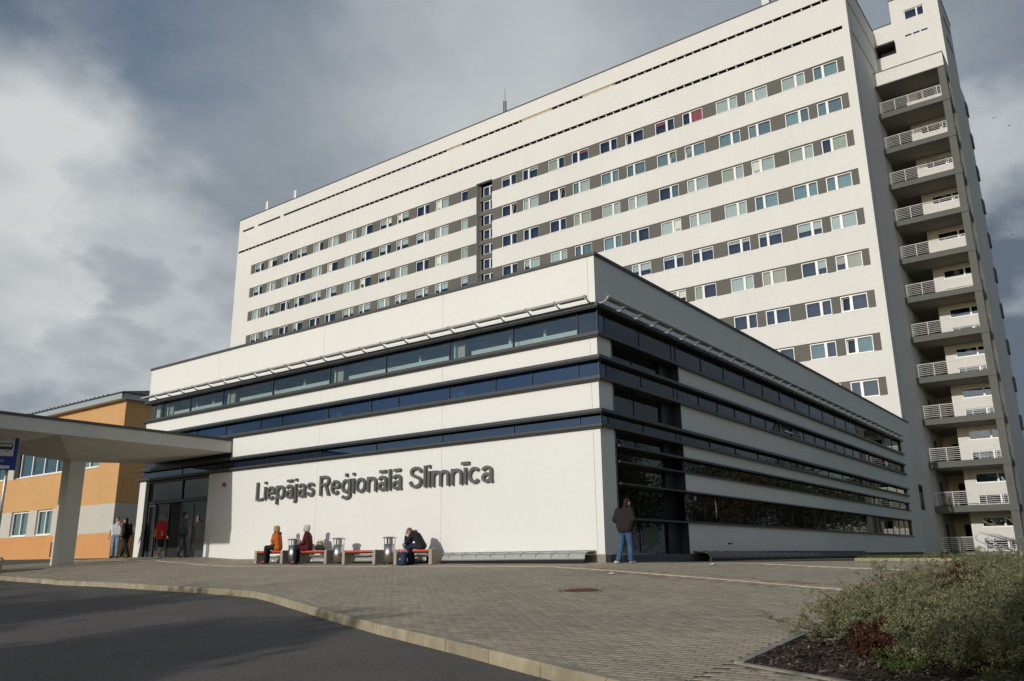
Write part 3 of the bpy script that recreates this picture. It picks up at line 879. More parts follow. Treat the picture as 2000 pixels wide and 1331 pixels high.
def glyph(ch):
    """width and centre lines of the strokes of one plain grotesque letter (cap height .71, x-height .52)"""
    h = HW; X = .515
    if ch == 'L': return .40, [[(h, 0), (h, .71)], [(h, h), (.40, h)]]
    if ch in 'iīj' or ch == 'l':
        if ch == 'l': return 2 * h, [[(h, 0), (h, .71)]]
        if ch == 'i': return 2 * h, [[(h, 0), (h, X)], [(h, .62), (h, .715)]]
        if ch == 'ī': return 2 * h, [[(h, 0), (h, X)], [(h - .15, .655), (h + .15, .655)]]
        return 2 * h + .02, [[(h + .02, X), (h + .02, -.06)] + arc(-.03, -.06, .104, .085, 0, -80, 8)[1:], [(h + .02, .62), (h + .02, .715)]]
    if ch == 'e': return .46, [[(h, .265), (.46 - h, .265)], arc(.23, X / 2, .23 - h, X / 2 - h, 0, 315, 26)]
    if ch == 'o': return .48, [arc(.24, X / 2, .24 - h, X / 2 - h, 0, 360, 30)]
    if ch == 'c': return .43, [arc(.23, X / 2, .23 - h, X / 2 - h, 42, 318, 24)]
    if ch == 'p': return .47, [[(h, -.19), (h, X)], arc(.245, X / 2, .245 - h - .01, X / 2 - h, 0, 360, 28)]
    if ch in 'aā':
        st = [arc(.20, .355, .15, X - h - .355, 170, 0, 12) + [(.35, .06), (.385, .0)], arc(.195, .155, .195 - h - .005, .155 - h, 0, 360, 22)]
        if ch == 'ā': st.append([(.06, .655), (.36, .655)])
        return .42, st
    if ch == 's': return .39, [[(.335, .375), (.315, .43), (.26, .463), (.19, .471), (.11, .455), (.065, .405), (.075, .345), (.13, .305), (.21, .28), (.285, .25), (.33, .20), (.332, .135), (.285, .075), (.20, .054), (.115, .066), (.062, .115), (.05, .16)]]
    if ch == 'S': return .56, [[(.49, .51), (.46, .59), (.38, .645), (.28, .656), (.17, .635), (.10, .575), (.10, .49), (.16, .425), (.28, .375), (.40, .33), (.48, .265), (.49, .18), (.44, .10), (.35, .06), (.27, .054), (.16, .075), (.085, .135), (.055, .22)]]
    if ch == 'R': return .52, [[(h, 0), (h, .71)], [(h, .71 - h), (.31, .71 - h)] + arc(.31, .525, .145, .131, 90, -90, 12)[1:] + [(h, .394)], [(.30, .394), (.47, 0)]]
    if ch == 'ģ': return .47, [arc(.225, .27, .225 - h - .005, X - h - .27, 0, 360, 28), [(.47 - h, X), (.47 - h, -.04)] + arc(.235, -.04, .235 - h, .105, 0, -160, 12)[1:], [(.235, .60), (.235, .715)]]
    if ch == 'n': return .44, [[(h, 0), (h, X)], arc(.22, .30, .22 - h, X - h - .30, 180, 0, 14) + [(.44 - h, 0)]]
    if ch == 'm': return .70, [[(h, 0), (h, X)], arc(.202, .31, .202 - h, X - h - .31, 180, 0, 12) + [(.35, 0)], arc(.498, .31, .148, X - h - .31, 180, 0, 12) + [(.70 - h, 0)]]
    raise KeyError(ch)


def letter_mesh(ch):
    w, strokes = glyph(ch); mb = MB()
    for k, pts in enumerate(strokes):
        closed = math.dist(pts[0], pts[-1]) < 1e-4
        if closed: pts = pts[:-1]
        n = len(pts); L_, R_ = [], []
        for i, p in enumerate(pts):
            a = pts[(i - 1) % n] if (closed or i) else p; b = pts[(i + 1) % n] if (closed or i < n - 1) else p
            d1 = Vector((p[0] - a[0], p[1] - a[1])); d2 = Vector((b[0] - p[0], b[1] - p[1]))
            if d1.length < 1e-6: d1 = d2
            if d2.length < 1e-6: d2 = d1
            t = (d1.normalized() + d2.normalized()).normalized(); nr = Vector((-t.y, t.x)); m = HW / max(.6, nr.dot(Vector((-d1.normalized().y, d1.normalized().x))))
            L_.append((p[0] + nr.x * m, p[1] + nr.y * m)); R_.append((p[0] - nr.x * m, p[1] - nr.y * m))
        f, b_ = -.045 - .002 * k, .035 + .001 * k
        vs = [(x, f, z) for x, z in L_] + [(x, f, z) for x, z in R_] + [(x, b_, z) for x, z in L_] + [(x, b_, z) for x, z in R_]
        fs = []
        for i in range(n if closed else n - 1):
            q = (i + 1) % n
            fs += [(i, q, n + q, n + i), (2 * n + q, 2 * n + i, 3 * n + i, 3 * n + q), (i, 2 * n + i, 2 * n + q, q), (n + q, 3 * n + q, 3 * n + i, n + i)]
        if not closed: fs += [(0, n, 3 * n, 2 * n), (n - 1, 3 * n - 1, 4 * n - 1, 2 * n - 1)]
        mb.add(vs, fs)
    me = mb.mesh('letter', letter_m)
    bm = bmesh.new(); bm.from_mesh(me); bmesh.ops.recalc_face_normals(bm, faces=bm.faces[:]); bm.to_mesh(me); bm.free()
    return me, w


def lettering():
    cache = {}
    for word, xa, xb in (('Liepājas', -15.65, -12.20), ('Reģionālā', -11.90, -7.74), ('Slimnīca', -7.40, -3.84)):
        ws = []
        for ch in word:
            if ch not in cache: cache[ch] = letter_mesh(ch)
            ws.append(cache[ch])
        tot = sum(w for _, w in ws); gap = (xb - xa - tot) / (len(word) - 1); sx = 1.0
        gap = .075; sx = (xb - xa - gap * (len(word) - 1)) / tot
        x = xa
        for (me, w), ch in zip(ws, word):
            o = put('letter', me, SG, (x + 15.65, -.035, 0)); o.scale = (sx, 1, 1); x += w * sx + gap


lettering()

# ------------------------------------------------------------------ canopy over the entrance
CN = thing('entrance_canopy', 'wide pale entrance canopy with dark roof edge on a slanting underside and thick column', 'canopy', (-20.6, -4.86, 0))
XO, YO = -20.6, -4.86
XR_, XL_ = -17.62, -23.6


def cvt(*d): return (d[0] - XO, d[1] - YO, d[2], d[3] - XO, d[4] - YO, d[5])


box('roof_slab', canopy_w, CN, *cvt(XL_, -12.9, 4.47, XR_, -.005, 4.93))
mb = MB()
d = cvt(XL_ - .04, -12.95, 4.93, XR_ + .04, -.003, 5.03); mb.box(*d); mb.build('roof_edge', cap_m, CN)


def soffit(y0, y1, col):
    cx, cy = 0, col - YO; q = .31
    a = [(XL_ - XO + .01, y0 - YO, 4.469), (XR_ - XO - .01, y0 - YO, 4.469), (XR_ - XO - .01, y1 - YO, 4.469), (XL_ - XO + .01, y1 - YO, 4.469)]
    b = [(cx - q, cy - q, 3.95), (cx + q, cy - q, 3.95), (cx + q, cy + q, 3.95), (cx - q, cy + q, 3.95)]
    MB().add(a + b, [(0, 1, 5, 4), (1, 2, 6, 5), (2, 3, 7, 6), (3, 0, 4, 7), (4, 5, 6, 7), (0, 3, 2, 1)]).build('soffit', canopy_w, CN, fix=True)
    mb = MB(); mb.bbox(cx - .30, cy - .30, G(XO, col) - .1, cx + .30, cy + .30, 3.95, .02); mb.build('column', canopy_w, CN)


soffit(-6.87, -.02, -4.86); soffit(-12.88, -6.89, -10.6)

# ------------------------------------------------------------------ the ward tower
TY, TXL, TXR, TZ = 42.02, -81.9, -0.36, 46.1
W0, HS, WH = 37.43, 3.289, 1.33
HT = thing('hospital_tower', 'tall slab block with rows of white-framed windows between grey panels', 'building', (TXR, TY, 0))
XB0, XB1 = -39.13, -37.0                                # recessed stair bay


def tb(mb, x0, y0, z0, x1, y1, z1): return mb.box(x0 - TXR, y0, z0, x1 - TXR, y1, z1)


rows = [W0 - HS * i for i in range(11)]
mb = MB()
BACK = 9.8
tops = [rows[i] + WH for i in range(11)]
# white bands on the face, between the window rows
edges = []
hi = 41.17
for i in range(11):
    edges.append((tops[i], hi)); hi = rows[i]
edges.append((-.3, hi))
for a, b in edges:
    for x0, x1 in ((TXL, XB0), (XB1, TXR)):
        bb = min(b, 38.9) if False else b
        if a < 38 and b > 38.9:
            tb(mb, x0, 0, a, x1, .4, b)
        else:
            tb(mb, x0, 0, a, x1, .4, b)
for i in range(11):
    tb(mb, TXL, 0, rows[i], -78.5, .4, tops[i]); tb(mb, -1.06, 0, rows[i], TXR, .4, tops[i])
tb(mb, XB0, 0, 38.92, XB1, .4, 41.17)                   # above the stair bay
tb(mb, TXL, 0, 41.17, -81.7, .4, 41.48); tb(mb, -.85, 0, 41.17, TXR, .4, 41.48)
tb(mb, TXL, 0, 41.48, TXR, .4, 44.19)
tb(mb, TXL, 0, 44.19, -81.05, .4, 44.48); tb(mb, -78.5, 0, 44.19, -77.6, .4, 44.48); tb(mb, -72.85, 0, 44.19, -72.2, .4, 44.48)
tb(mb, -.62, 0, 44.19, TXR, .4, 44.48)
tb(mb, TXL, 0, 44.48, TXR, .4, TZ)
mb.build('wall', tower_w, HT)
# gable end towards the balconies, with two dark recessed lines
mb = MB()
for a, b in ((-.3, 41.0), (41.35, 43.85), (44.2, TZ)): tb(mb, TXR - .4, .401, a, TXR, BACK, b)
for a, b in ((41.0, 41.35), (43.85, 44.2)):
    tb(mb, TXR - .4, .401, a, TXR, .75, b); tb(mb, TXR - .4, .75, a, TXR - .12, BACK, b)
mb.build('gable_wall', tower_w, HT)
box('expansion_joint', slab_m, HT, .001, .92, -.2, .008, .96, 43.8)
mb = MB(); tb(mb, TXL, .401, -.3, TXL + .4, 14, TZ); tb(mb, TXL + .4, 13.6, -.3, TXR - .4, 14, TZ); mb.build('wall', tower_w, HT)
mb = MB(); tb(mb, TXL - .05, -.06, TZ, TXR + .06, .45, TZ + .10); tb(mb, TXR - .45, .451, TZ, TXR + .06, BACK, TZ + .10); tb(mb, TXL - .05, .451, TZ, TXL + .4, 14, TZ + .1); mb.build('parapet_cap', cap_m, HT)
mb = MB(); tb(mb, TXL + .41, .5, 45.2, TXR - .41, 13.6, 45.4); mb.build('roof', roof_m, HT)
# dark rooms behind the glass
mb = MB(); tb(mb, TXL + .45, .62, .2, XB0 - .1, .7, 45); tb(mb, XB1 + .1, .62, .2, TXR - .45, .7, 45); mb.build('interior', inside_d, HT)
# slot posts
post_m = upvc
mb = MB()
n = int((81.7 - .85) / .82)
for k in range(1, n):
    x = -.85 - .82 * k
    tb(mb, x - .045, .10, 41.29, x + .045, .30, 41.455)
o = mb.build('slot_posts', upvc, HT); stuff(o)
mb = MB()
for k in range(int(72.2 / .82)):
    x = -1.4 - .82 * k
    if x > -72: tb(mb, x - .045, .10, 44.30, x + .045, .30, 44.455)
o = mb.build('slot_posts', upvc, HT); stuff(o)
mb = MB(); tb(mb, -81.69, .012, 41.470, -.86, .55, 41.479); mb.build('slot_shade_strip', inside_d, HT)  # near-black sheet under the white slot top, painting in its shade
mb = MB(); tb(mb, -72.19, .012, 44.470, -.63, .55, 44.479); mb.build('slot_shade_strip', inside_d, HT)  # shade of the upper slot, painted in the same way
mb = MB()
for a, b in ((-33.0, -29.2), (-43.5, -41.2), (-25.5, -22)): tb(mb, a, .06, 44.225, b, .10, 44.475)
mb.build('slot_board', mat('pale_board', (0.55, 0.45, 0.30), 0.8, 0.25, 4), HT)
for a, b, n in ((-81.0, -78.55, 1), (-77.6, -72.87, 3), (-72.15, -67.6, 3)):
    for k in range(n):
        p = a + (b - a) * k / n; q = a + (b - a) * (k + 1) / n
        mb = MB(); tb(mb, p + .05, .07, 44.225, q - .05, .08, 44.475); mb.build('slot_window', gl_span, HT)

# windows: shared meshes, one object for each frame, pane and blind
WW = 1.96


def win_meshes():
    out = {}
    for var, cut in (('a', .40), ('b', .60)):
        xm = WW * cut; f = MB(); d0, d1 = .14, .22
        f.box(0, d0, 0, .08, d1, 1.25).box(WW - .08, d0, 0, WW, d1, 1.25).box(.08, d0, 1.17, WW - .08, d1, 1.25).box(.08, d0, 0, WW - .08, d1, .08)
        f.box(xm - .10, d0 - .01, .08, xm + .10, d1, 1.17)
        f.box(-.03, -.03, -.045, WW + .03, d0, -.001)
        out['f' + var] = f.mesh('window', upvc)
        for k, (a, b) in enumerate(((.08, xm - .10), (xm + .10, WW - .08))):
            out['p' + var + str(k)] = MB().quad((a, .18, .08), (b, .18, .08), (b, .18, 1.17), (a, .18, 1.17)).mesh('window_pane', gl_win)
            q = MB(); q.box(a, 0, 0, a + .06, .05, 1.09).box(b - .06, 0, 0, b, .05, 1.09).box(a + .06, 0, 1.03, b - .06, .05, 1.09).box(a + .06, 0, 0, b - .06, .05, .06); out['s' + var + str(k)] = q.mesh('open_sash', upvc)
            for nm, z0 in (('w', .08), ('h', .58), ('t', .95)):
                for cn, mm in (('w', blind_w), ('b', blind_b), ('y', blind_y), ('r', blind_r)):
                    out['b' + var + str(k) + nm + cn] = MB().quad((a - .03, .27, z0), (b + .03, .27, z0), (b + .03, .27, 1.2), (a - .03, .27, 1.2)).mesh('blind', mm)
            c = MB(); n = 26; vs = []
            for i in range(n + 1):
                x = a - .03 + (b - a + .06) * i / n; y = .30 + .03 * math.sin(i * 1.9); vs += [(x, y, .06), (x, y, 1.2)]
            c.add(vs, [(2 * i, 2 * i + 2, 2 * i + 3, 2 * i + 1) for i in range(n)]); out['b' + var + str(k) + 'cc'] = c.mesh('curtain', sheer)
    # narrow single window
    f = MB(); w = .98
    f.box(0, .14, 0, .08, .22, 1.25).box(w - .08, .14, 0, w, .22, 1.25).box(.08, .14, 1.17, w - .08, .22, 1.25).box(.08, .14, 0, w - .08, .22, .08).box(-.03, -.03, -.045, w + .03, .14, -.001)
    out['fs'] = f.mesh('window', upvc); out['ps0'] = MB().quad((.08, .18, .08), (w - .08, .18, .08), (w - .08, .18, 1.17), (.08, .18, 1.17)).mesh('window_pane', gl_win)
    for nm, z0 in (('w', .08), ('h', .58), ('t', .95)):
        out['bs0' + nm + 'w'] = MB().quad((.05, .27, z0), (w - .05, .27, z0), (w - .05, .27, 1.2), (.05, .27, 1.2)).mesh('blind', blind_w)
    return out


WMESH = win_meshes()
# per row: right-hand part, from the right edge inwards (two characters for the two leaves, left leaf first)
# d dark, w/h/t white blind full/half/top, b beige, y yellowish, r red, R red top, c sheer curtain
RIGHT = [
    "cc ww ww ww dr Rd dd dd dR yd dt td",
    "cc cc cc cc cc cc cc cc cw dd ww dd",
    "dy yw ww yw ww dc ww ww yy dd dd dd",
    "cc cc cc ww ww ww cd cc cc ww hw dd",
    "ww hh tt tt tt tt hh hh tt ww hh dd",
    "Bb dh bb ww yd hh ww dd dd hh dd ww",
    "dd dd dd dd dd hh dd dd dd ww dd dd",
    "dc cd cd dd ww dd dd dd ww dd dd dd",
    "dd dd dd ww dd dd dd dd dd dd dd dd"]
LEFT = [
    "w d ww dd hh hh wd ww ww wd hh hd wt hd",
    "h w ww hw hh hd hd ww wd ww dd wh ww hd",
    "w w ww dd ww hh hd ww wh hh hd dd hh ww",
    "h h hh hh hh ww hh hh dd dd hd dd hh hh"]
RX = [(-3.57, 'a'), (-6.18, 'b'), (-9.34, 'a'), (-11.99, 'b'), (-15.2, 'a'), (-17.94, 'b'), (-21.07, 'a'), (-23.86, 'b'), (-27.06, 'a'), (-29.85, 'b'), (-33.08, 'a'), (-35.79, 'b')]
LX_ = [(-41.33, 's'), (-45.06, 'a'), (-47.93, 'b'), (-51.1, 'a'), (-53.88, 'b'), (-57.0, 'a'), (-59.8, 'b'), (-62.97, 'a'), (-65.85, 'b'), (-69.02, 'a'), (-71.85, 'b'), (-74.95, 'a'), (-77.76, 'b')]
BL = {'w': 'ww', 'h': 'hw', 't': 'tw', 'b': 'wb', 'B': 'hb', 'y': 'wy', 'r': 'wr', 'R': 'tr', 'c': 'cc'}


def hidden(x, z):
    p = Vector((x, TY, z)) - Vector(CAM); zc = p.dot(_f); u = 1000 + FPX * p.dot(_r2) / zc; v = 665.5 - FPX * p.dot(_u2) / zc
    roof = np.interp(u, [294.6, 1161, 1777], [724, 492, 824])
    return v > roof + 60


def window(x, z, var, code):
    o = put('window', WMESH['f' + var], HT, (x - TXR, 0, z))
    tilt = -1
    if var != 's' and rng.random() < .17: tilt = 1 if var == 'b' else 0
    for k in range(2 if var != 's' else 1):
        if k == tilt:                                   # this leaf is tilted inwards at the top
            p = put('open_sash', WMESH['s' + var + str(k)], o, (0, .19, .08)); p.rotation_euler = (R(-9), 0, 0)
            put('window_pane', WMESH['p' + var + str(k)], p, (0, -.15, -.08))
        else:
            p = put('window_pane', WMESH['p' + var + str(k)], o)
        ch = code[k] if k < len(code) else code[-1]
        if ch in BL:
            key = 'b' + var + str(k) + BL[ch]
            if key in WMESH: put('curtain' if ch == 'c' else 'blind', WMESH[key], o)
    return o


open_sash = {}
for i in range(9):
    z = rows[i] + .0
    codes = RIGHT[i].split()
    xs_r = []
    for (x, var), code in zip(RX, codes):
        xs_r.append((x, x + WW))
        if not hidden(x, z + 1.3): window(x, z + .02, var, code)
    xs_l = []
    lc = (LEFT[i] if i < 4 else LEFT[i % 4]).split()[1:]
    for (x, var), code in zip(LX_, lc):
        xs_l.append((x, x + (.98 if var == 's' else WW)))
        if not hidden(x, z + 1.3): window(x, z + .02, var, code)
    # grey panels between the windows
    for xs_, lo, hi in ((xs_r, XB1, -1.06), (xs_l, -78.5, XB0)):
        xs_ = sorted(xs_); cur = lo
        for a, b in xs_ + [(hi, hi)]:
            if a - cur > .05 and not hidden(cur, z + 1.3):
                mb = MB(); tb(mb, cur + .003, .045, z + .003, a - .003, .4, z + WH - .003); mb.build('spandrel_panel', grey_p, HT)
            cur = b
    for xs_, lo, hi in ((xs_r, XB1, -1.06), (xs_l, -78.5, XB0)):
        mb = MB(); tb(mb, lo, .06, z + 1.275, hi, .35, z + WH - .001)
        if not hidden((lo + hi) / 2, z + 1.3) or i < 5: mb.build('lintel', grey_p, HT)
# stair bay: set back, half-storey windows
mb = MB(); tb(mb, XB0, .55, 5, XB0 + .25, .8, 38.92); tb(mb, XB1 - .02, .41, 5, XB1, .8, 38.92); mb.build('bay_wall', grey_p, HT)
mb = MB(); tb(mb, XB0 - .004, .005, 5, XB0 + .006, .549, 38.92); mb.build('bay_wall', tower_w, HT)
for k in range(11):
    z = 37.45 - 1.645 * k
    if hidden(-38, z + 1.2): continue
    mb = MB(); tb(mb, XB0 + .02, .44, z - .50, XB1 - .005, .8, z - .02); mb.build('spandrel_panel', grey_p, HT)
    f = MB(); w = 1.5
    f.box(0, 0, 0, .07, .08, 1.12).box(w - .07, 0, 0, w, .08, 1.12).box(.07, 0, 1.05, w - .07, .08, 1.12).box(.07, 0, 0, w - .07, .08, .07).box(.78, -.01, .07, .93, .08, 1.05)
    o = f.build('window', upvc, HT, (XB0 + .55 - TXR, .56, z))
    MB().quad((.07, .04, .07), (.78, .04, .07), (.78, .04, 1.05), (.07, .04, 1.05)).build('window_pane', gl_win, o)
    MB().quad((.93, .04, .07), (w - .07, .04, .07), (w - .07, .04, 1.05), (.93, .04, 1.05)).build('window_pane', gl_win, o)
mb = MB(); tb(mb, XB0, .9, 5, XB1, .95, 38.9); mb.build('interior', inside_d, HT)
# small window on the gable
o = box('window', black_m, HT, -.06 + .0, 2.3, 3.1, .004, 3.6, 4.9)
box('window_pane', gl_side, o, .005, 2.35, 3.15, .012, 3.55, 4.85)

# things standing on the tower roof
t = thing('roof_mast', 'lattice radio mast standing on the tower roof above the stair bay', 'mast', (-36.3, TY + 1.5, 45.4))
mb = MB()
for a in range(3):
    q = a * 2.094; mb.tube([(.24 * math.cos(q), .24 * math.sin(q), 0), (.16 * math.cos(q), .16 * math.sin(q), 3.2)], .04, 5)
for k in range(9):
    z = .2 + k * .34
    for a in range(3):
        q = a * 2.094; q2 = q + 2.094; r1 = .24 - .02 * z; mb.tube([(r1 * math.cos(q), r1 * math.sin(q), z), (r1 * math.cos(q2), r1 * math.sin(q2), z + .3)], .02, 4)
mb.build('lattice', cap_m, t); MB().tube([(0, 0, 3.1), (0, 0, 4.9)], [.03, .012], 6).build('aerial', cap_m, t)
mb = MB(); mb.tube([(0, 0, 2.9), (-4.5, .5, .7)], .006, 4).tube([(0, 0, 2.9), (4.5, .5, .7)], .006, 4); mb.build('guy_wire', cap_m, t)
for x, lab, hh in ((-76.9, 'panel antenna pole nearest the far left end of the tower roof', 2.6), (-70.9, 'slim panel antenna pole on the tower roof, second from its left end', 2.5)):
    t = thing('roof_antenna', lab, 'antenna', (x, TY + .8, 45.4), group='antenna poles on the tower roof')
    MB().tube([(0, 0, 0), (0, 0, hh)], .07, 8).build('pole', galv, t)
    MB().bbox(-.34, -.10, hh - 1.9, -.10, .10, hh - .05, .03).build('antenna_panel', upvc, t); MB().box(-.1, -.03, hh - 1.6, -.06, .03, hh - 1.5).box(-.1, -.03, hh - .5, -.06, .03, hh - .4).build('clamp', cap_m, t)
t = thing('roof_vent', 'square white chimney on the tower roof near its right end', 'chimney', (-6.95, TY + 1.0, 45.4))
MB().bbox(-.33, -.3, 0, .33, .3, 2.6, .02).build('shaft', tower_w, t); MB().box(-.4, -.37, 2.6, .4, .37, 2.7).build('cap', cap_m, t)

# ------------------------------------------------------------------ stair wing with balconies
BW = thing('balcony_wing', 'stair wing with stacked grey balconies and white railings right of the tower', 'building', (0, 52, 0))
YW, BX0, BX1 = 52.0, -0.38, 5.05
YB = 49.16


def wb(mb, x0, y0, z0, x1, y1, z1): return mb.box(x0, y0 - 52, z0, x1, y1 - 52, z1)


ZS = [36.06 - 3.3 * i for i in range(12)]               # undersides of the slabs
mb = MB()
wins = []
for z in ZS:                                            # ceiling height z: two windows below it
    wins += [(z - 1.07, z - .33), (z - 2.68, z - 1.93)]
wins += [(39.36 - 1.07, 39.36 - .33), (39.36 - 2.68, 39.36 - 1.93)]
wins = sorted([w for w in wins if w[0] > .3])
cur = -.3
for a, b in wins:
    wb(mb, 1.5, 52, cur, 5.1, 52.3, a); wb(mb, 1.5, 52, a, 2.25, 52.3, b); wb(mb, 4.9, 52, a, 5.1, 52.3, b); cur = b
wb(mb, 1.5, 52, cur, 5.1, 52.3, 44.2)
wb(mb, 1.3, 52, 44.2, 5.1, 52.3, 44.6)
wb(mb, 1.25, 52, 44.75, 2.33, 52.3, 48.7); wb(mb, 3.95, 52, 44.6, 5.1, 52.3, 48.7); wb(mb, 2.33, 52, 44.6, 3.95, 52.3, 46.35); wb(mb, 2.33, 52, 47.3, 3.95, 52.3, 48.7); wb(mb, 1.25, 52, 44.6, 2.33, 52.3, 44.75)
wb(mb, -.5, 52, 44.75, 1.249, 52.3, 46.43); wb(mb, -.5, 52, 39.2, 1.499, 52.3, 43.4)
wb(mb, 1.3, 52, 43.4, 1.5, 52.3, 44.2)
mb.build('wall', wing_w, BW)
for q in ((4.8, 52.301, -.3, 5.1, 61.5, 42), (4.8, 52.301, 42, 5.1, 59.2, 48.7), (1.501, 52.301, -.3, 1.8, 57, 39.2), (-.5, 57, -.3, 4.8, 57.3, 46.4), (1.25, 52.301, 46.43, 1.5, 57, 48.7), (-.9, 51.83, -.3, -.42, 57, 46.4)):
    wb(MB(), *q).build('wall', wing_w, BW)
mb = MB(); wb(mb, 1.2, 51.95, 48.7, 5.15, 59.3, 48.8); wb(mb, -.55, 51.95, 46.43, 1.195, 57.3, 46.53); mb.build('parapet_cap', cap_m, BW)
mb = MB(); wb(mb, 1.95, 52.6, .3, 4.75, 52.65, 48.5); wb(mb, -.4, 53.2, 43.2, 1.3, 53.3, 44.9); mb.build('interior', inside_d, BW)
mb = MB(); wb(mb, -.4, 52.301, 43.38, 1.3, 53.2, 43.4); wb(mb, -.4, 52.301, 44.75, 1.24, 53.2, 44.8); mb.build('recess', slab_m, BW)


def wing_window(x0, x1, z0, z1, xm, name='window'):
    f = MB(); w = .07
    wb(f, x0, 52.10, z0, x0 + w, 52.18, z1); wb(f, x1 - w, 52.10, z0, x1, 52.18, z1); wb(f, x0 + w, 52.10, z0, x1 - w, 52.18, z0 + w); wb(f, x0 + w, 52.10, z1 - w, x1 - w, 52.18, z1); wb(f, xm - .06, 52.09, z0 + w, xm + .06, 52.18, z1 - w)
    wb(f, x0 - .02, 51.97, z0 - .04, x1 + .02, 52.10, z0 - .002)
    o = f.build(name, upvc, BW)
    for a, b in ((x0 + w, xm - .06), (xm + .06, x1 - w)):
        p = MB(); wb(p, a, 52.14, z0 + w, b, 52.145, z1 - w); p.build('window_pane', gl_win, o)
    return o


for k, (a, b) in enumerate(wins):
    o = wing_window(2.25, 4.9, a, b, 3.78)
    if k % 4 == 1:
        p = MB(); wb(p, 3.0, 52.22, a + .3, 3.4, 52.23, b); p.build('blind', blind_y, o)
    if k % 3 == 0:
        p = MB(); wb(p, 4.3, 52.22, a + .25, 4.8, 52.23, b); p.build('blind', blind_y, o)
wing_window(2.33, 3.95, 46.35, 47.3, 3.35)
for a, b in ((2.15, 2.75), (2.8, 3.4), (3.45, 4.05)):
    mb = MB(); wb(mb, a, 51.985, 44.63, b, 52, 44.86); o = mb.build('slot_window', upvc, BW)
    mb = MB(); wb(mb, a + .03, 51.975, 44.66, b - .03, 51.984, 44.83); mb.build('window_pane', gl_span, o)
# boxes on the flank
for k, z in enumerate([39.85 - 3.3 * i for i in range(11)]):
    mb = MB(); wb(mb, 5.101, 60.3, z, 5.23, 61.4, z + 1.2); mb.build('window_bay', slab_m, BW)
for z in (44.6, 46.6):
    mb = MB(); wb(mb, 5.101, 54.5, z, 5.12, 57.5, z + .5); mb.build('window_bay', slab_m, BW)


def railing_mesh():
    f = MB(); z1 = 1.02
    xs_ = [BX0 + .22, .98, 2.05, 3.15, 4.25, BX1 - .52]
    for z in [.16 + .145 * k for k in range(6)] + [z1]:
        r = .030 if z == z1 else .017
        f.tube([(BX0 + .05, YB + .06 - 52, z), (BX1 - .5, YB + .06 - 52, z)], r, 6)
        f.tube([(BX1 - .06, YB + .58 - 52, z), (BX1 - .06, -.02, z)], r, 6)
    for x in xs_: f.tube([(x, YB + .06 - 52, 0), (x, YB + .06 - 52, z1)], .026, 6)
    for y in (YB + .6, 50.8, 51.8): f.tube([(BX1 - .06, y - 52, 0), (BX1 - .06, y - 52, z1)], .026, 6)
    return f.mesh('railing', railp)


RM = railing_mesh()
mb = MB(); wb(mb, BX0, YB, 0, BX1, 51.998, .46); wb(mb, BX0 - .02, 52.001, 0, 1.499, 56.9, .46); SLAB = mb.mesh('balcony_slab', [slab_m, soffit_m])
for p in SLAB.polygons:
    if p.normal.z < -.9: p.material_index = 1
mb = MB(); wb(mb, BX1 - .50, YB + .03, 0, BX1 + .03, YB + .54, 3.3 - .46 - .002); COLM = mb.mesh('column', slab_m)
mb = MB(); wb(mb, BX1 - .56, YB - .03, -.03, BX1 + .06, YB + .60, .47); HEAD = mb.mesh('column_head', slab_m)
for i, z in enumerate(ZS):
    s_ = put('balcony_slab', SLAB, BW, (0, 0, z))
    put('railing', RM, s_, (0, 0, .46))
    put('column', COLM, BW, (0, 0, z + .461)); put('column_head', HEAD, s_, (0, 0, 0))
    if i in (0, 2, 5):
        o = bpy.data.objects.new('glazed_door', None); C.objects.link(o); o.parent = s_; o.location = (0, 0, .47)
# loggia doors
for i, z in enumerate(ZS):
    mb = MB(); wb(mb, -.419, 53.0, z + .47, -.40, 54.0, z + 2.55); mb.build('loggia_door', grey_p, BW)
    mb = MB(); wb(mb, .3, 56.97, z + .47, 1.3, 57, z + 2.6); mb.build('loggia_door', inside_d, BW)
for o in [q for q in bpy.data.objects if q.name.startswith('glazed_door')]: bpy.data.objects.remove(o)
# white parapet over the top balcony
mb = MB(); wb(mb, BX0, YB, 39.2, BX1, YB + .3, 40.42); wb(mb, BX1 - .3, YB + .301, 39.2, BX1, 51.998, 40.42); wb(mb, BX0, YB + .301, 39.2, BX1 - .301, 51.998, 39.5); mb.build('balcony_parapet', wing_w, BW)
mb = MB(); wb(mb, BX0 - .04, YB - .04, 40.42, BX1 + .04, YB + .34, 40.50); wb(mb, BX1 - .34, YB + .341, 40.42, BX1 + .04, 51.99, 40.50); mb.build('parapet_cap', cap_m, BW)
mb = MB(); wb(mb, BX0 + .02, YB + .02, 39.13, BX1 - .02, 51.99, 39.199); mb.build('soffit', soffit_m, BW)
mb = MB(); wb(mb, BX0 - .02, YB - .02, 39.12, BX1 + .02, YB + .02, 39.2); mb.build('drip_edge', slab_m, BW)
mb = MB(); wb(mb, BX0, YB - .3, -.6, BX1 + 1, YB - .002, .1); mb.build('base_step', conc, BW)

# ------------------------------------------------------------------ orange building on the left
OY, OX = 3.5, -33.3
OB = thing('orange_building', 'two-storey orange rendered building with pale window bands left of the entrance', 'building', (OX, OY, 0))


def ob(mb, x0, z0, x1, z1, y0=0.0, y1=.3): return mb.box(x0 - OX, y0, z0, x1 - OX, y1, z1)


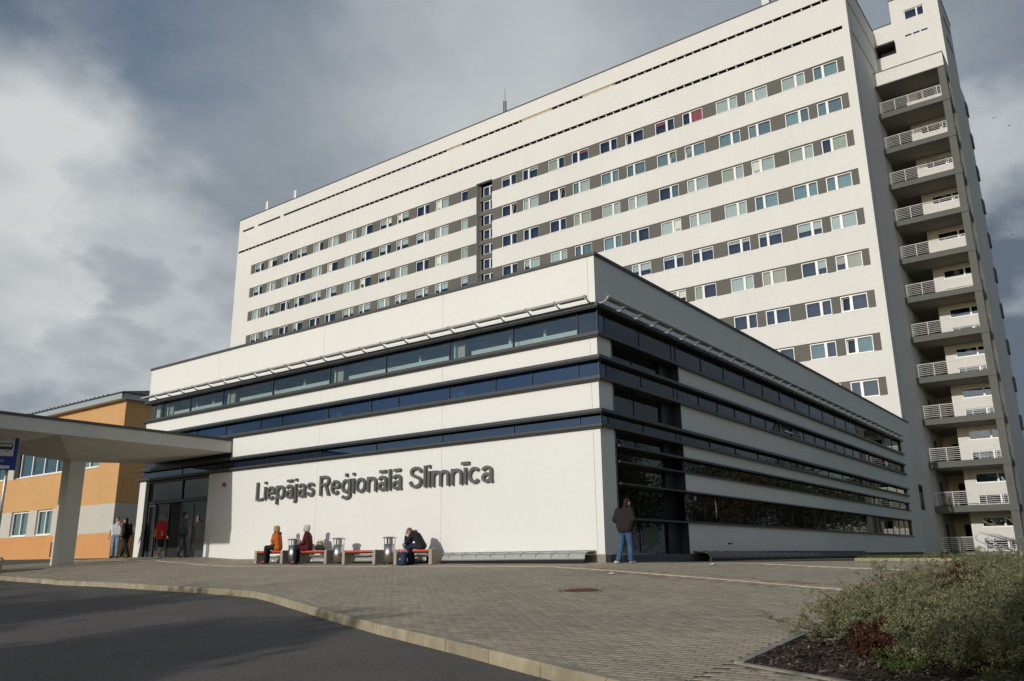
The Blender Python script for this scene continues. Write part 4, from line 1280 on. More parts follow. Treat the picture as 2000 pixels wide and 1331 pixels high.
OXL = -72.0
low_w = [(-42.65, -40.6), (-46.2, -43.8), (-50.6, -48.1), (-54.6, -52.2), (-58.6, -56.2)]
mb = MB(); ob(mb, OXL, .37, OX, 1.74); mb.build('wall', orange2, OB)
mb = MB(); ob(mb, OXL, 0.0, OX - .02, .366, .02); mb.build('plinth', gutter, OB)
cur = OX
for a, b in low_w + [(None, OXL)]:
    ob(MB(), b, 1.74, cur, 3.33).build('wall', greyband, OB); cur = a
for q in ((OXL, 3.33, OX, 5.46), (-35.6, 5.46, OX, 7.3), (OXL, 7.42, OX, 9.12)): ob(MB(), *q).build('wall', orange1, OB)
mb = MB(); ob(mb, OXL, 7.3, OX + .01, 7.42, -.01); mb.build('string_course', upvc, OB)
for x in (-38.45, -46.95, -55, -63): ob(MB(), x - .75, 5.46, x + .2, 7.3).build('window_pier', greyband, OB)


def owin(x0, x1, z0, z1, cuts, tint):
    f = MB(); w = .09
    ob(f, x0, z0, x0 + w, z1, .12, .2); ob(f, x1 - w, z0, x1, z1, .12, .2); ob(f, x0 + w, z0, x1 - w, z0 + w, .12, .2); ob(f, x0 + w, z1 - w, x1 - w, z1, .12, .2)
    for cx in cuts: ob(f, cx - .06, z0 + w, cx + .06, z1 - w, .11, .2)
    ob(f, x0 - .03, z0 - .05, x1 + .03, z0 - .002, -.05, .12)
    o = f.build('window', upvc, OB)
    xs_ = [x0 + w] + [v for cx in cuts for v in (cx - .06, cx + .06)] + [x1 - w]
    for a, b in zip(xs_[::2], xs_[1::2]):
        p = MB(); ob(p, a, z0 + w, b, z1 - w, .16, .165); p.build('window_pane', gl_win, o)
    if tint:
        p = MB(); ob(p, x0 + w, z0 + w, x1 - w, z1 - w, .26, .27); p.build('blind', tint, o)
    return o


for a, b in low_w: owin(a, b, 1.80, 3.31, [(a + b) / 2], blind_w)
for a, b in ((-46.1, -39.35), (-54.6, -47.8), (-62.7, -55.8), (-38.2, -35.65)):
    n = 4 if b - a > 4 else 2
    owin(a, b, 5.5, 7.28, [a + (b - a) * k / n for k in range(1, n)], sheer if n == 4 else blind_w)
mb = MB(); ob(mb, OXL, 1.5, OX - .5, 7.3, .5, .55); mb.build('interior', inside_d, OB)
# flank wall facing the entrance block
mb = MB(); mb.box(-.3, .301, .0, 0, 9, 1.74); mb.build('wall', orange2, OB)
mb = MB(); mb.box(-.3, .301, 1.74, 0, 9, 3.33); mb.build('wall', greyband, OB)
mb = MB(); mb.box(-.3, .301, 3.33, 0, 9, 9.12); mb.build('wall', orange1, OB)
MB().bbox(-.0 + .002, 1.05, 1.7, .1, 1.35, 2.0, .02).build('wall_lamp', upvc, OB)
# roof
mb = MB(); ob(mb, OXL, 9.12, OX + .35, 9.16, -.45, .3); ob(mb, OXL, 9.16, OX + .35, 9.44, -.45, -.40); mb.box(.30, -.45, 9.16, .35, 9, 9.44); mb.box(.001, .301, 9.12, .349, 9, 9.159); mb.build('gutter', gutter, OB)
mb = MB(); x0, x1 = OXL - OX, .42
mb.add([(x0, -.52, 9.44), (x1, -.52, 9.44), (x1, 9, 9.44), (x0, 9, 9.44), (x0, -.52, 9.50), (x1, -.52, 9.50), (x1 - 1.1, 2.2, 10.1), (x0, 2.2, 10.1), (x1, 9, 9.5), (x0, 9, 10.1)],
       [(0, 1, 5, 4), (4, 5, 6, 7), (1, 2, 8, 5), (5, 8, 6), (7, 6, 8, 9)])
mb.build('roof', roof_m, OB)
mb = MB()
for k in range(60):
    x = x0 + 8 + k * .5; mb.box(x, -.58, 9.5, x + .04, -.5, 9.54)
stuff(mb.build('snow_guards', cap_m, OB))
mb = MB().tube([(-6.8, -.06, .5), (-6.8, -.06, 1.35)], .03, 6); mb.build('downpipe', rust, OB)
# far building beyond the right edge of the yard
FB = thing('distant_building', 'dark-roofed low building far beyond the right end of the stair wing', 'building', (13.0, 130, 0))
box('wall', orange2, FB, -3, 0, -.5, 12, 8, 9.0); mb = MB().add([(-3.5, -.5, 9), (12.5, -.5, 9), (12.5, 8.5, 9), (-3.5, 8.5, 9), (-3.5, 4, 12.2), (12.5, 4, 12.2)], [(0, 1, 5, 4), (2, 3, 4, 5), (0, 4, 3), (1, 2, 5), (0, 3, 2, 1)]); mb.build('roof', roof_m, FB)
for k in range(4): 
    o = box('window', upvc, FB, -2 + k * 3.4, -.03, 4.5, -.4 + k * 3.4, -.002, 6.2); box('window_pane', gl_span, o, -1.9 + k * 3.4, -.04, 4.6, -.5 + k * 3.4, -.031, 6.1)

# ------------------------------------------------------------------ benches and bins along the wall
grey_conc = mat('bench_concrete', (0.36, 0.32, 0.26), 0.9, 0.1, 12, 0.2, 60)


def make_bench(x0, x1, label):
    g = G((x0 + x1) / 2, -.8)
    t = thing('bench', label, 'bench', (x0, -1.05, g - .01), 0, 'red-seated benches along the white wall')
    w = x1 - x0; D = .50
    for a in (0, w - .13): box('leg', grey_conc, t, a, 0, 0, a + .13, D, .455, bev=.008)
    s_ = bpy.data.objects.new('seat', None); C.objects.link(s_); s_.parent = t
    for k in range(4): box('slat', red_seat, s_, .131, .012 + k * .122, .385, w - .131, .012 + k * .122 + .11, .448, bev=.006)
    box('frame', black_m, s_, .14, .06, .345, w - .14, .44, .384)
    return t


BEN = [(-14.17, -12.56, 'red-topped bench farthest left, with the woman in the orange jacket on it'),
       (-11.82, -10.23, 'red-topped bench under the white-haired woman in maroon'),
       (-9.46, -7.89, 'empty red-topped bench between two steel bins'),
       (-7.07, -5.45, 'red-topped bench farthest right, with the stooping man on it')]
for a, b, l in BEN: make_bench(a, b, l)


def make_bin(x, label):
    g = G(x, -.8)
    t = thing('litter_bin', label, 'litter bin', (x, -.78, g - .005), 0, 'round steel litter bins between the benches')
    r = .185
    MB().lathe([(r - .02, 0), (r - .02, .06)], 28).build('foot', black_m, t, smooth=False)
    b = MB(); prof = [(r, .06)]
    prof += [(r, .63), (r - .02, .63), (r - .02, .2)]
    o = b.lathe(prof, 32).build('body', steel, t); o.data.polygons.foreach_set('use_smooth', [len(p.vertices) == 4 for p in o.data.polygons])
    for q in (.5, 2.07, 3.64, 5.21):
        m = MB(); n = 5; vs = []
        for i in range(n + 1):
            a = q + .85 * i / n; vs += [((r - .004) * math.cos(a), (r - .004) * math.sin(a), .62), ((r - .004) * math.cos(a), (r - .004) * math.sin(a), .81)]
        m.add(vs, [(2 * i, 2 * i + 2, 2 * i + 3, 2 * i + 1) for i in range(n)]); m.build('post', steel, t, smooth=True)
    MB().lathe([(.05, .2), (.10, .2), (.10, .8), (.05, .8)], 16).build('liner', black_m, t)
    o = MB().lathe([(r + .045, .81), (r + .05, .825), (r + .03, .845), (.08, .868), (.01, .872)], 32).build('lid', steel, t, smooth=False)


make_bin(-12.30, 'steel litter bin between the orange-jacketed and the white-haired woman')
make_bin(-9.93, 'steel litter bin between the white-haired woman and the empty bench')
make_bin(-7.52, 'steel litter bin between the empty bench and the stooping man')

# ------------------------------------------------------------------ people
class Body:
    def __init__(s, name, label, loc, rotz, group=None):
        s.t = thing(name, label, 'person', loc, rotz, group)

    def blob(s, name, m, fn, voxel=.011, smooth_it=4, parent=None):
        mb = MB(); fn(mb)
        me = mb.mesh(name + '_raw', m); o = bpy.data.objects.new(name, me); C.objects.link(o)
        bm = bmesh.new(); bm.from_mesh(me); bmesh.ops.recalc_face_normals(bm, faces=bm.faces[:]); bm.to_mesh(me); bm.free()
        r_ = o.modifiers.new('r', 'REMESH'); r_.mode = 'VOXEL'; r_.voxel_size = voxel
        if smooth_it:
            q = o.modifiers.new('s', 'SMOOTH'); q.iterations = smooth_it; q.factor = .5
        dg = bpy.context.evaluated_depsgraph_get(); me2 = bpy.data.meshes.new_from_object(o.evaluated_get(dg)); me2.name = name
        o.modifiers.clear(); o.data = me2; bpy.data.meshes.remove(me)
        me2.materials.clear(); me2.materials.append(m)
        me2.polygons.foreach_set('use_smooth', [True] * len(me2.polygons))
        o.parent = parent or s.t
        return o


def V3(*a): return Vector(a)


def hand(mb, wr, d, curl, side, k=1.0):
    """palm and five fingers; d = direction of the hand, curl = direction fingers bend to, side = towards the thumb"""
    d = Vector(d).normalized(); curl = Vector(curl); curl = (curl - d * curl.dot(d)).normalized(); lat = d.cross(curl)
    if lat.dot(Vector(side)) < 0: lat = -lat
    w = Vector(wr)
    for q in (-.027, -.009, .009, .027): mb.capsule(w + lat * q * .8, w + d * .085 * k + lat * q, .015, .0125, 8)
    for q, L in ((-.030, .055), (-.010, .068), (.010, .074), (.030, .066)):
        b = w + d * .085 * k + lat * q; m1 = b + d * L * .55 + curl * L * .18; e = m1 + d * L * .35 + curl * L * .4
        mb.capsule(b, m1, .0095, .009, 7); mb.capsule(m1, e, .009, .0075, 7)
    b = w + d * .025 + lat * .03; m1 = b + d * .03 + lat * .028 + curl * .012; e = m1 + d * .032 + lat * .006 + curl * .014
    mb.capsule(b, m1, .012, .0105, 7); mb.capsule(m1, e, .0105, .0085, 7)


def head(mb, c, f, up=(0, 0, 1), s=1.0):
    """skull, jaw, nose, ears, chin; c centre, f facing direction"""
    f = Vector(f).normalized(); up = Vector(up); up = (up - f * up.dot(f)).normalized(); l = up.cross(f); c = Vector(c)

    def P(x, y, z): return c + (f * x + l * y + up * z) * s
    q = Matrix((f, l, up)).transposed().to_quaternion()
    mb.ellipsoid(P(-.012, 0, .03), (.098 * s, .077 * s, .088 * s), rot=q)
    mb.ellipsoid(P(.018, 0, -.035), (.074 * s, .060 * s, .075 * s), rot=q)
    mb.ellipsoid(P(.052, 0, -.088), (.030 * s, .030 * s, .022 * s), rot=q)
    mb.capsule(P(.083, 0, .018), P(.102, 0, -.024), .010 * s, .016 * s, 8)
    mb.capsule(P(.080, .03, .028), P(.080, -.03, .028), .014 * s, .014 * s, 8)
    mb.capsule(P(.084, .016, -.058), P(.084, -.016, -.058), .010 * s, .010 * s, 8)
    for k in (-1, 1):
        mb.ellipsoid(P(-.01, .079 * k, -.005), (.020 * s, .010 * s, .032 * s), rot=q)
    return P, q


def face_bits(b, P, s=1.0):
    m = MB()
    for k in (-1, 1):
        m.ellipsoid(P(.0845, .031 * k, .006), (.009, .013, .007), 8, 6); m.capsule(P(.092, .02 * k, .026), P(.088, .045 * k, .026), .004, .003, 6)
    m.build('eyes', dark_, b.t)
    m = MB().capsule(P(.0935, .018, -.058), P(.0935, -.018, -.058), .0045, .0045, 6); m.build('lips', mat_lips, b.t)


mat_lips = mat('lips', (0.36, 0.12, 0.10), 0.5, 0)


def torso(mb, pel, ch, nk, wid, dep, lat):
    lat = Vector(lat).normalized()
    for k in (-1, -.5, 0, .5, 1):
        mb.capsule(Vector(pel) + lat * k * wid * .42, Vector(ch) + lat * k * wid * .5, dep * .9, dep, 12)
    mb.capsule(ch, nk, dep * .9, .055, 12)


def leg(mb, h, k, a, r=(.085, .058, .042)):
    mb.capsule(h, k, r[0], r[1]); mb.capsule(k, Vector(k).lerp(Vector(a), .35), r[1], r[1] * .98); mb.capsule(Vector(k).lerp(Vector(a), .35), a, r[1] * .98, r[2])


def arm(mb, s_, e, w, r=(.052, .042, .030)):
    mb.capsule(s_, e, r[0], r[1]); mb.capsule(e, w, r[1], r[2])


def shoe(b, heel, toe, m, name='shoe'):
    heel = Vector(heel); toe = Vector(toe)

    def fn(mb):
        mb.capsule(heel, heel.lerp(toe, .55) + V3(0, 0, -.005), .042, .044); mb.capsule(heel.lerp(toe, .55) + V3(0, 0, -.005), toe, .044, .034)
        mb.capsule(heel + V3(0, 0, .0), heel + V3(0, 0, .05), .043, .042)
    return b.blob(name, m, fn, .010, 2)


def person(label, loc, rotz, J, coat, trousers, shoes, hair, coat_r=1.0, skirt=None, coat_len=0.0, hair_fn=None, face=None, up=(0, 0, 1), voxel=.011, sleeves=True, extra=None):
    """J: joints in local metres, +x is ahead, +y is the person's left"""
    b = Body('person', label, loc, rotz)
    f = face or (1, 0, 0)
    store = {}

    def body(mb):
        torso(mb, J['pel'], J['ch'], J['nk'], .26, .085, J.get('lat', (0, 1, 0)))
        mb.capsule(J['nk'], J['hd'], .055, .052)
        store['P'], store['q'] = head(mb, J['hd'], f, up)
        for s_ in 'LR':
            leg(mb, J['hip' + s_], J['kn' + s_], J['an' + s_]); arm(mb, J['sh' + s_], J['el' + s_], J['wr' + s_])
            mb.capsule(J['an' + s_], J['toe' + s_], .038, .028)
            hd = J.get('hand' + s_) or ((Vector(J['wr' + s_]) - Vector(J['el' + s_])), (1, 0, 0), (1, 0, 0))
            hand(mb, J['wr' + s_], *hd)
    b.blob('body', skin, body, .0085, 1)
    face_bits(b, store['P'])
    if coat is not None:
        def cf(mb):
            k = coat_r
            torso(mb, J['pel'], J['ch'], J['nk'], .29 * k, .115 * k, J.get('lat', (0, 1, 0)))
            if coat_len:
                for s_ in 'LR': mb.capsule(J['hip' + s_], Vector(J['hip' + s_]).lerp(Vector(J['kn' + s_]), coat_len), .125 * k, .115 * k)
                mb.capsule(J['hipL'], J['hipR'], .12 * k, .12 * k)
            mb.capsule(Vector(J['ch']) .lerp(Vector(J['nk']), .6), Vector(J['nk']).lerp(Vector(J['hd']), .22), .095, .075)
            for s_ in 'LR':
                e = J['el' + s_] if sleeves else Vector(J['sh' + s_]).lerp(Vector(J['el' + s_]), .6)
                mb.capsule(J['ch'], J['sh' + s_], .10 * k, .08 * k)
                mb.capsule(J['sh' + s_], e, .078 * k, .064 * k)
                if sleeves: mb.capsule(J['el' + s_], Vector(J['el' + s_]).lerp(Vector(J['wr' + s_]), .93), .063 * k, .050)
        b.blob('coat', coat, cf, voxel, 3)
    if trousers is not None:
        def tf(mb):
            mb.capsule(J['hipL'], J['hipR'], .125, .125); mb.capsule(J['pel'], Vector(J['pel']).lerp(Vector(J['ch']), .15), .11, .10)
            for s_ in 'LR': leg(mb, J['hip' + s_], J['kn' + s_], Vector(J['an' + s_]) + V3(0, 0, .01), (.108, .080, .066))
        b.blob('trousers', trousers, tf, voxel, 3)
    if skirt is not None:
        def sf(mb):
            mb.capsule(J['hipL'], J['hipR'], .135, .135)
            for s_ in 'LR': mb.capsule(J['hip' + s_], Vector(J['hip' + s_]).lerp(Vector(J['kn' + s_]), .95), .13, .105)
            mb.capsule(Vector(J['hipL']).lerp(Vector(J['knL']), .95), Vector(J['hipR']).lerp(Vector(J['knR']), .95), .10, .10)
        b.blob('skirt', skirt, sf, voxel, 3)
    for s_ in 'LR': shoe(b, J['an' + s_] - V3(0, 0, .035) if isinstance(J['an' + s_], Vector) else Vector(J['an' + s_]) - V3(0, 0, .035), Vector(J['toe' + s_]), shoes)
    P, q = store['P'], store['q']
    if hair_fn:
        b.blob('hair', hair, lambda mb: hair_fn(mb, P, q), .009, 2)
    if extra: extra(b, J, P)
    return b


def hair_short(mb, P, q):
    mb.ellipsoid(P(-.022, 0, .045), (.100, .084, .085), rot=q); mb.ellipsoid(P(-.055, 0, -.01), (.06, .075, .075), rot=q)


def hair_bob(mb, P, q):
    mb.ellipsoid(P(-.02, 0, .045), (.112, .098, .092), rot=q); mb.ellipsoid(P(-.05, 0, -.03), (.080, .098, .10), rot=q)
    for k in (-1, 1): mb.ellipsoid(P(-.015, .078 * k, -.01), (.045, .026, .085), rot=q)
    mb.ellipsoid(P(.06, 0, .085), (.05, .07, .03), rot=q)


def hair_curl(mb, P, q):
    hair_bob(mb, P, q)
    r = random.Random(3)
    for _ in range(26):
        a = r.uniform(0, 6.28); z = r.uniform(-.05, .12); mb.ellipsoid(P(-.03 + .085 * math.cos(a) * (1 if math.cos(a) < .4 else .5), .088 * math.sin(a), z), (.026, .026, .026), 8, 6)


# seated pose; rz turns the person, legs ahead (+x)
def seat_pose(lean=.0, hd=(.02, 0, .78), spread=.08, kx=.43, fx=.44, hz=.10, ht=.47):
    z = ht + .085
    return dict(pel=(0, 0, z + .02), ch=(.02 + lean * .6, 0, z + .36), nk=(.02 + lean, 0, z + .52), hd=hd, lat=(0, 1, 0),
                hipL=(.03, spread + .01, z), hipR=(.03, -spread - .01, z), knL=(kx, spread + .015, z + .02), knR=(kx - .02, -spread - .02, z + .02),
                anL=(fx, spread, .09), anR=(fx - .06, -spread, .09), toeL=(fx + .15, spread + .02, .035), toeR=(fx + .09, -spread - .01, .035),
                shL=(.02 + lean * .85, .18, z + .46), shR=(.02 + lean * .85, -.18, z + .46))


or_coat = cloth('orange_jacket', (0.52, 0.135, 0.022)); blackc = cloth('black_cloth', (0.013, 0.013, 0.016)); maroon = cloth('maroon_coat', (0.088, 0.013, 0.020))
red_sh = cloth('red_shoe_leather', (0.20, 0.025, 0.03), 0.4); brown_sh = cloth('brown_shoe_leather', (0.09, 0.035, 0.02), 0.45); hair_gin = cloth('ginger_hair', (0.40, 0.225, 0.085), 0.6)
hair_wh = cloth('white_hair', (0.58, 0.55, 0.50), 0.6); hair_gr = cloth('grey_brown_hair', (0.15, 0.12, 0.095), 0.6); hair_bk = cloth('dark_hair', (0.022, 0.015, 0.012), 0.6)
navy = cloth('dark_jacket', (0.018, 0.020, 0.027)); jeans = cloth('blue_jeans', (0.048, 0.095, 0.175), var=.35); jeans_l = cloth('pale_jeans', (0.20, 0.27, 0.36), var=.25)
brownj = cloth('dark_brown_jacket', (0.020, 0.015, 0.016)); whites = cloth('white_shirt', (0.62, 0.64, 0.70)); redj = cloth('red_jacket', (0.50, 0.018, 0.022)); lime = cloth('lime_panel', (0.38, 0.52, 0.06))
greyv = cloth('grey_vest', (0.075, 0.085, 0.105)); shoe_l = cloth('pale_trainers', (0.55, 0.47, 0.40), 0.6); shoe_w = cloth('white_trainers', (0.72, 0.72, 0.72), 0.6); shoe_k = cloth('black_shoes', (0.012, 0.012, 0.014), 0.4)
red_collar = cloth('red_collar_cloth', (0.30, 0.02, 0.025)); plaid = cloth('checked_sleeve', (0.06, 0.055, 0.055), var=.9)

# woman in the orange jacket (turned to the left, chin on hand)
J = seat_pose(.05, (.13, 0, 1.20), ht=.46); J['ch'] = (.06, 0, .92); J['nk'] = (.08, 0, 1.07)
J.update(shL=(.07, .17, 1.0), shR=(.07, -.17, 1.0), elL=(.22, .18, .78), wrL=(.20, .08, 1.03), elR=(.10, -.22, .74), wrR=(.30, -.10, .66))
J['handL'] = ((-.02, -.03, .1), (-1, 0, .2), (0, -1, 0)); J['handR'] = ((.1, .05, -.03), (0, 0, -1), (0, 1, 0))


def collar_dark(b, J, P):
    b.blob('hood', cloth('hood_grey', (0.075, 0.07, 0.078)), lambda mb: (mb.capsule((.01, .09, 1.05), (.01, -.09, 1.05), .07, .07), mb.capsule((.02, .12, 1.05), (.10, .10, 1.02), .05, .04), mb.capsule((.02, -.12, 1.05), (.10, -.10, 1.02), .05, .04)), .011, 2)


person('seated woman with ginger hair in an orange jacket and black trousers, chin on her hand', (-13.02, -.86, G(-13, -1)), R(222), J, or_coat, blackc, red_sh, hair_gin, 1.02, hair_fn=hair_bob, coat_len=.12, extra=collar_dark)
# white-haired woman in maroon
J = seat_pose(.08, (.12, 0, 1.19), ht=.46); J['ch'] = (.06, 0, .90); J['nk'] = (.09, 0, 1.05)
J.update(shL=(.07, .19, .99), shR=(.07, -.19, .99), elL=(.14, .25, .72), wrL=(.34, .12, .62), elR=(.12, -.25, .72), wrR=(.34, -.10, .61))
J['handL'] = ((.1, -.03, -.06), (0, 0, -1), (0, -1, 0)); J['handR'] = ((.1, .03, -.06), (0, 0, -1), (0, 1, 0))
person('seated white-haired woman in a long maroon coat, looking left', (-11.38, -.86, G(-11.3, -1)), R(218), J, maroon, blackc, brown_sh, hair_wh, 1.10, hair_fn=hair_curl, coat_len=.35)
# stooping man, hand over his face
J = seat_pose(.3, (.42, 0, .98), ht=.46, kx=.44, fx=.36); J['pel'] = (0, 0, .56); J['ch'] = (.20, 0, .86); J['nk'] = (.31, 0, .97)
J.update(shL=(.27, .19, .92), shR=(.27, -.19, .92), elL=(.46, .22, .66), wrL=(.52, .05, .84), elR=(.46, -.22, .68), wrR=(.60, -.16, .52))
J['handL'] = ((.02, -.02, .1), (-1, 0, 0), (0, 1, 0)); J['handR'] = ((.05, .0, -.1), (0, 1, 0), (1, 0, 0))


def redc(b, J, P):
    b.blob('collar', red_collar, lambda mb: (mb.capsule((.24, .11, .99), (.42, .09, .83), .045, .035), mb.capsule((.24, -.11, .99), (.42, -.09, .83), .045, .035), mb.capsule((.23, .11, 1.0), (.23, -.11, 1.0), .045, .045)), .011, 2)


person('seated man bent forward, hand over his face, dark jacket with red collar', (-6.03, -.84, G(-6, -1)), R(208), J, navy, cloth('dark_navy_trousers', (0.02, 0.025, 0.045)), shoe_k, hair_gr, 1.02, hair_fn=hair_short, face=(.75, 0, -.62), up=(.6, 0, .75), extra=redc)


def stand_pose(step=0.0, arms=0.0, H=1.75, sw=.20):
    k = H / 1.75
    J = dict(pel=(0, 0, .97), ch=(.0, 0, 1.27), nk=(0, 0, 1.46), hd=(.03, 0, 1.63), hipL=(0, .085, .93), hipR=(0, -.085, .93),
             knL=(.04 + step * .5, .095, .51), knR=(.04 - step * .25, -.095, .51), anL=(step, .10, .09), anR=(-step * .9, -.10, .09 + abs(step) * .15),
             toeL=(step + .16, .12, .035), toeR=(-step * .9 + .15, -.12, .035 + abs(step) * .02),
             shL=(0, sw, 1.40), shR=(0, -sw, 1.40), elL=(-.04 - arms * .5, sw + .07, 1.12), elR=(-.04 + arms * .4, -sw - .07, 1.12),
             wrL=(.06 - arms * .5, sw + .07, .88), wrR=(.06 + arms * .9, -sw - .07, .88))
    J = {a: tuple(q * k for q in b) for a, b in J.items()}
    J['lat'] = (0, 1, 0)
    return J


# man at the corner, back to us, head bowed over something in his hands
J = stand_pose(0, 0, 1.70, .20); J.update(hd=(.16, 0, 1.55), nk=(.06, 0, 1.45), ch=(.02, 0, 1.27), elL=(-.03, .30, 1.12), elR=(-.03, -.30, 1.12), wrL=(.22, .24, .97), wrR=(.20, -.22, 1.03),
         anL=(-.04, .22, .09), anR=(.02, -.13, .09), knL=(.03, .15, .51), knR=(.05, -.11, .51), toeL=(.02, .38, .035), toeR=(.18, -.15, .035))
J['handL'] = ((.1, -.02, -.03), (0, -1, 0), (0, 0, 1)); J['handR'] = ((.1, .05, .02), (0, 1, 0), (0, 0, 1))
person('man in a dark jacket and blue jeans standing with his back turned at the corner', (.95, -.55, G(.95, -.55)), R(84), J, brownj, jeans, shoe_l, hair_bk, 1.12, hair_fn=hair_short, face=(.75, -.1, -.62), up=(.6, 0, .75), coat_len=.10)


# pair walking left of the doors
xw = -25.255
J = stand_pose(.05, 0, 1.80); J.update(elL=(.06, .26, 1.16), wrL=(.17, .10, 1.50), hd=(.04, .0, 1.66)); J['handL'] = ((-.02, -.05, .1), (-1, 0, 0), (1, 0, 0))
person('man in a white shirt and pale jeans with a hand at his face', (xw, -.45, G(xw, -.45)), R(-40), J, whites, jeans_l, shoe_k, hair_bk, 1.0, hair_fn=hair_short, sleeves=False)
xw = -23.832
J = stand_pose(-.26, .12, 1.76); J.update(hd=(.10, 0, 1.60), nk=(.05, 0, 1.45))


def backpack(b, J, P):
    b.blob('jacket_back', blackc, lambda mb: (mb.capsule((-.10, 0, 1.32), (-.16, 0, 1.06), .13, .12)), .014, 3)


person('man all in black striding beside the man in the white shirt', (xw, -.75, G(xw, -.75)), R(-155), J, blackc, blackc, shoe_k, hair_bk, 1.06, hair_fn=hair_short, extra=backpack)
# woman in the red jacket and man in the grey vest going in
xw = -20.304
J = stand_pose(.05, .02, 1.72, .23); J.update(elL=(-.03, .33, 1.12), wrL=(.05, .40, .90), elR=(-.02, -.33, 1.12), wrR=(.05, -.38, .90), anL=(.06, .05, .09), anR=(-.10, -.05, .11), toeL=(.21, .06, .035), toeR=(.04, -.07, .04), knL=(.07, .07, .5), knR=(.02, -.07, .5), hd=(.06, 0, 1.6))


def limep(b, J, P):
    b.blob('side_panel', lime, lambda mb: (mb.capsule((-.105, .17, 1.16), (-.115, .21, .90), .035, .058), mb.capsule((-.07, -.235, 1.12), (-.07, -.25, .92), .03, .04)), .012, 2)


person('woman in a red and lime jacket and black skirt walking to the doors', (xw, -1.2, G(xw, -1.2)), R(88), J, redj, None, shoe_w, hair_gin if False else cloth('fair_hair', (0.30, 0.20, 0.12), 0.6), 1.22, skirt=blackc, hair_fn=hair_short, coat_len=.18, extra=limep)
xw = -19.262
J = stand_pose(.18, .06, 1.79)


def sleeves_p(b, J, P):
    for s_ in 'LR':
        b.blob('sleeve', plaid, lambda mb: (mb.capsule(J['sh' + s_], J['el' + s_], .072, .060), mb.capsule(J['el' + s_], Vector(J['el' + s_]).lerp(Vector(J['wr' + s_]), .9), .060, .048)), .012, 2)


person('dark-haired man in a grey vest over a checked shirt walking into the doorway', (xw, -.85, G(xw, -.85)), R(80), J, greyv, navy, shoe_k, hair_bk, 1.05, hair_fn=hair_short, sleeves=False, extra=sleeves_p)

# bags
t = thing('shopping_bag', 'blue shopping bag with a yellow mark standing before the stooping man', 'bag', (-6.40, -1.33, G(-6.4, -1.33)), R(-20))
bm_ = MB(); n = 20; prof = [(.15, .0), (.165, .03), (.175, .15), (.17, .30), (.16, .38), (.15, .385), (.14, .30)]
vs = []
for k, (r_, z) in enumerate(prof):
    for i in range(n):
        a = 2 * math.pi * i / n; e = 1 + .05 * math.sin(3 * a + k) + .03 * math.sin(7 * a - k * 2)
        c_, s_ = math.cos(a), math.sin(a); q = (abs(c_) ** 4 + abs(s_) ** 4) ** -.25
        vs.append((r_ * 1.15 * c_ * q * e, r_ * .62 * s_ * q * e, z))
fs = [(k * n + i, k * n + (i + 1) % n, (k + 1) * n + (i + 1) % n, (k + 1) * n + i) for k in range(len(prof) - 1) for i in range(n)] + [tuple(range(n - 1, -1, -1))]
bm_.add(vs, fs).build('sack', cloth('blue_bag', (0.016, 0.032, 0.08), 0.5, .4), t, smooth=True)
MB().tube([(-.10, -.11, .37), (-.08, -.11, .46), (.0, -.10, .49), (.08, -.11, .46), (.10, -.11, .37)], .010, 6).build('handle', cloth('bag_trim', (0.4, 0.42, 0.48)), t)
MB().tube([(-.10, .11, .37), (-.06, .10, .45), (.06, .10, .45), (.10, .11, .37)], .010, 6).build('handle', MATS['bag_trim'], t)
MB().ellipsoid((.06, -.115, .19), (.045, .008, .035), 12, 8).build('mark', mat('bag_yellow', (0.5, 0.4, 0.03), .6), t)
t = thing('handbag', 'black handbag lying on the bench beside the white-haired woman', 'bag', (-10.86, -.82, G(-10.9, -.8) + .445), R(10))
b = Body('handbag_soft', 'x y z w', (0, 0, 0), 0)
o = b.blob('pouch', cloth('black_leather', (0.014, 0.014, 0.016), 0.35), lambda mb: (mb.capsule((-.14, 0, .075), (.14, 0, .07), .075, .07), mb.capsule((-.10, 0, .15), (.09, 0, .14), .05, .045)), .012, 2, parent=t); bpy.data.objects.remove(b.t)
MB().tube([(-.1, 0, .18), (-.07, .0, .27), (.02, .0, .28), (.08, 0, .17)], .011, 6).build('strap', MATS['black_leather'], t)
t = thing('paper_bag', 'beige bag standing behind the white-haired woman on the bench', 'bag', (-11.05, -.66, G(-11, -.7) + .445), R(14))
MB().add([(-.11, -.06, 0), (.11, -.06, 0), (.11, .06, 0), (-.11, .06, 0), (-.12, -.05, .26), (.10, -.045, .28), (.11, .05, .33), (-.11, .05, .3)], [(0, 3, 2, 1), (0, 1, 5, 4), (1, 2, 6, 5), (2, 3, 7, 6), (3, 0, 4, 7)]).build('sack', cloth('beige_paper', (0.46, 0.36, 0.22)), t)
MB().tube([(-.07, -.05, .26), (-.03, -.05, .35), (.04, -.05, .35), (.07, -.05, .27)], .007, 5).build('handle', MATS['beige_paper'], t)

# ------------------------------------------------------------------ bus stop sign
t = thing('bus_stop_sign', 'blue bus stop sign with a black bus on white, on two steel posts', 'sign', (-18.95, -7.95, G(-18.95, -7.95) - .02), R(66))
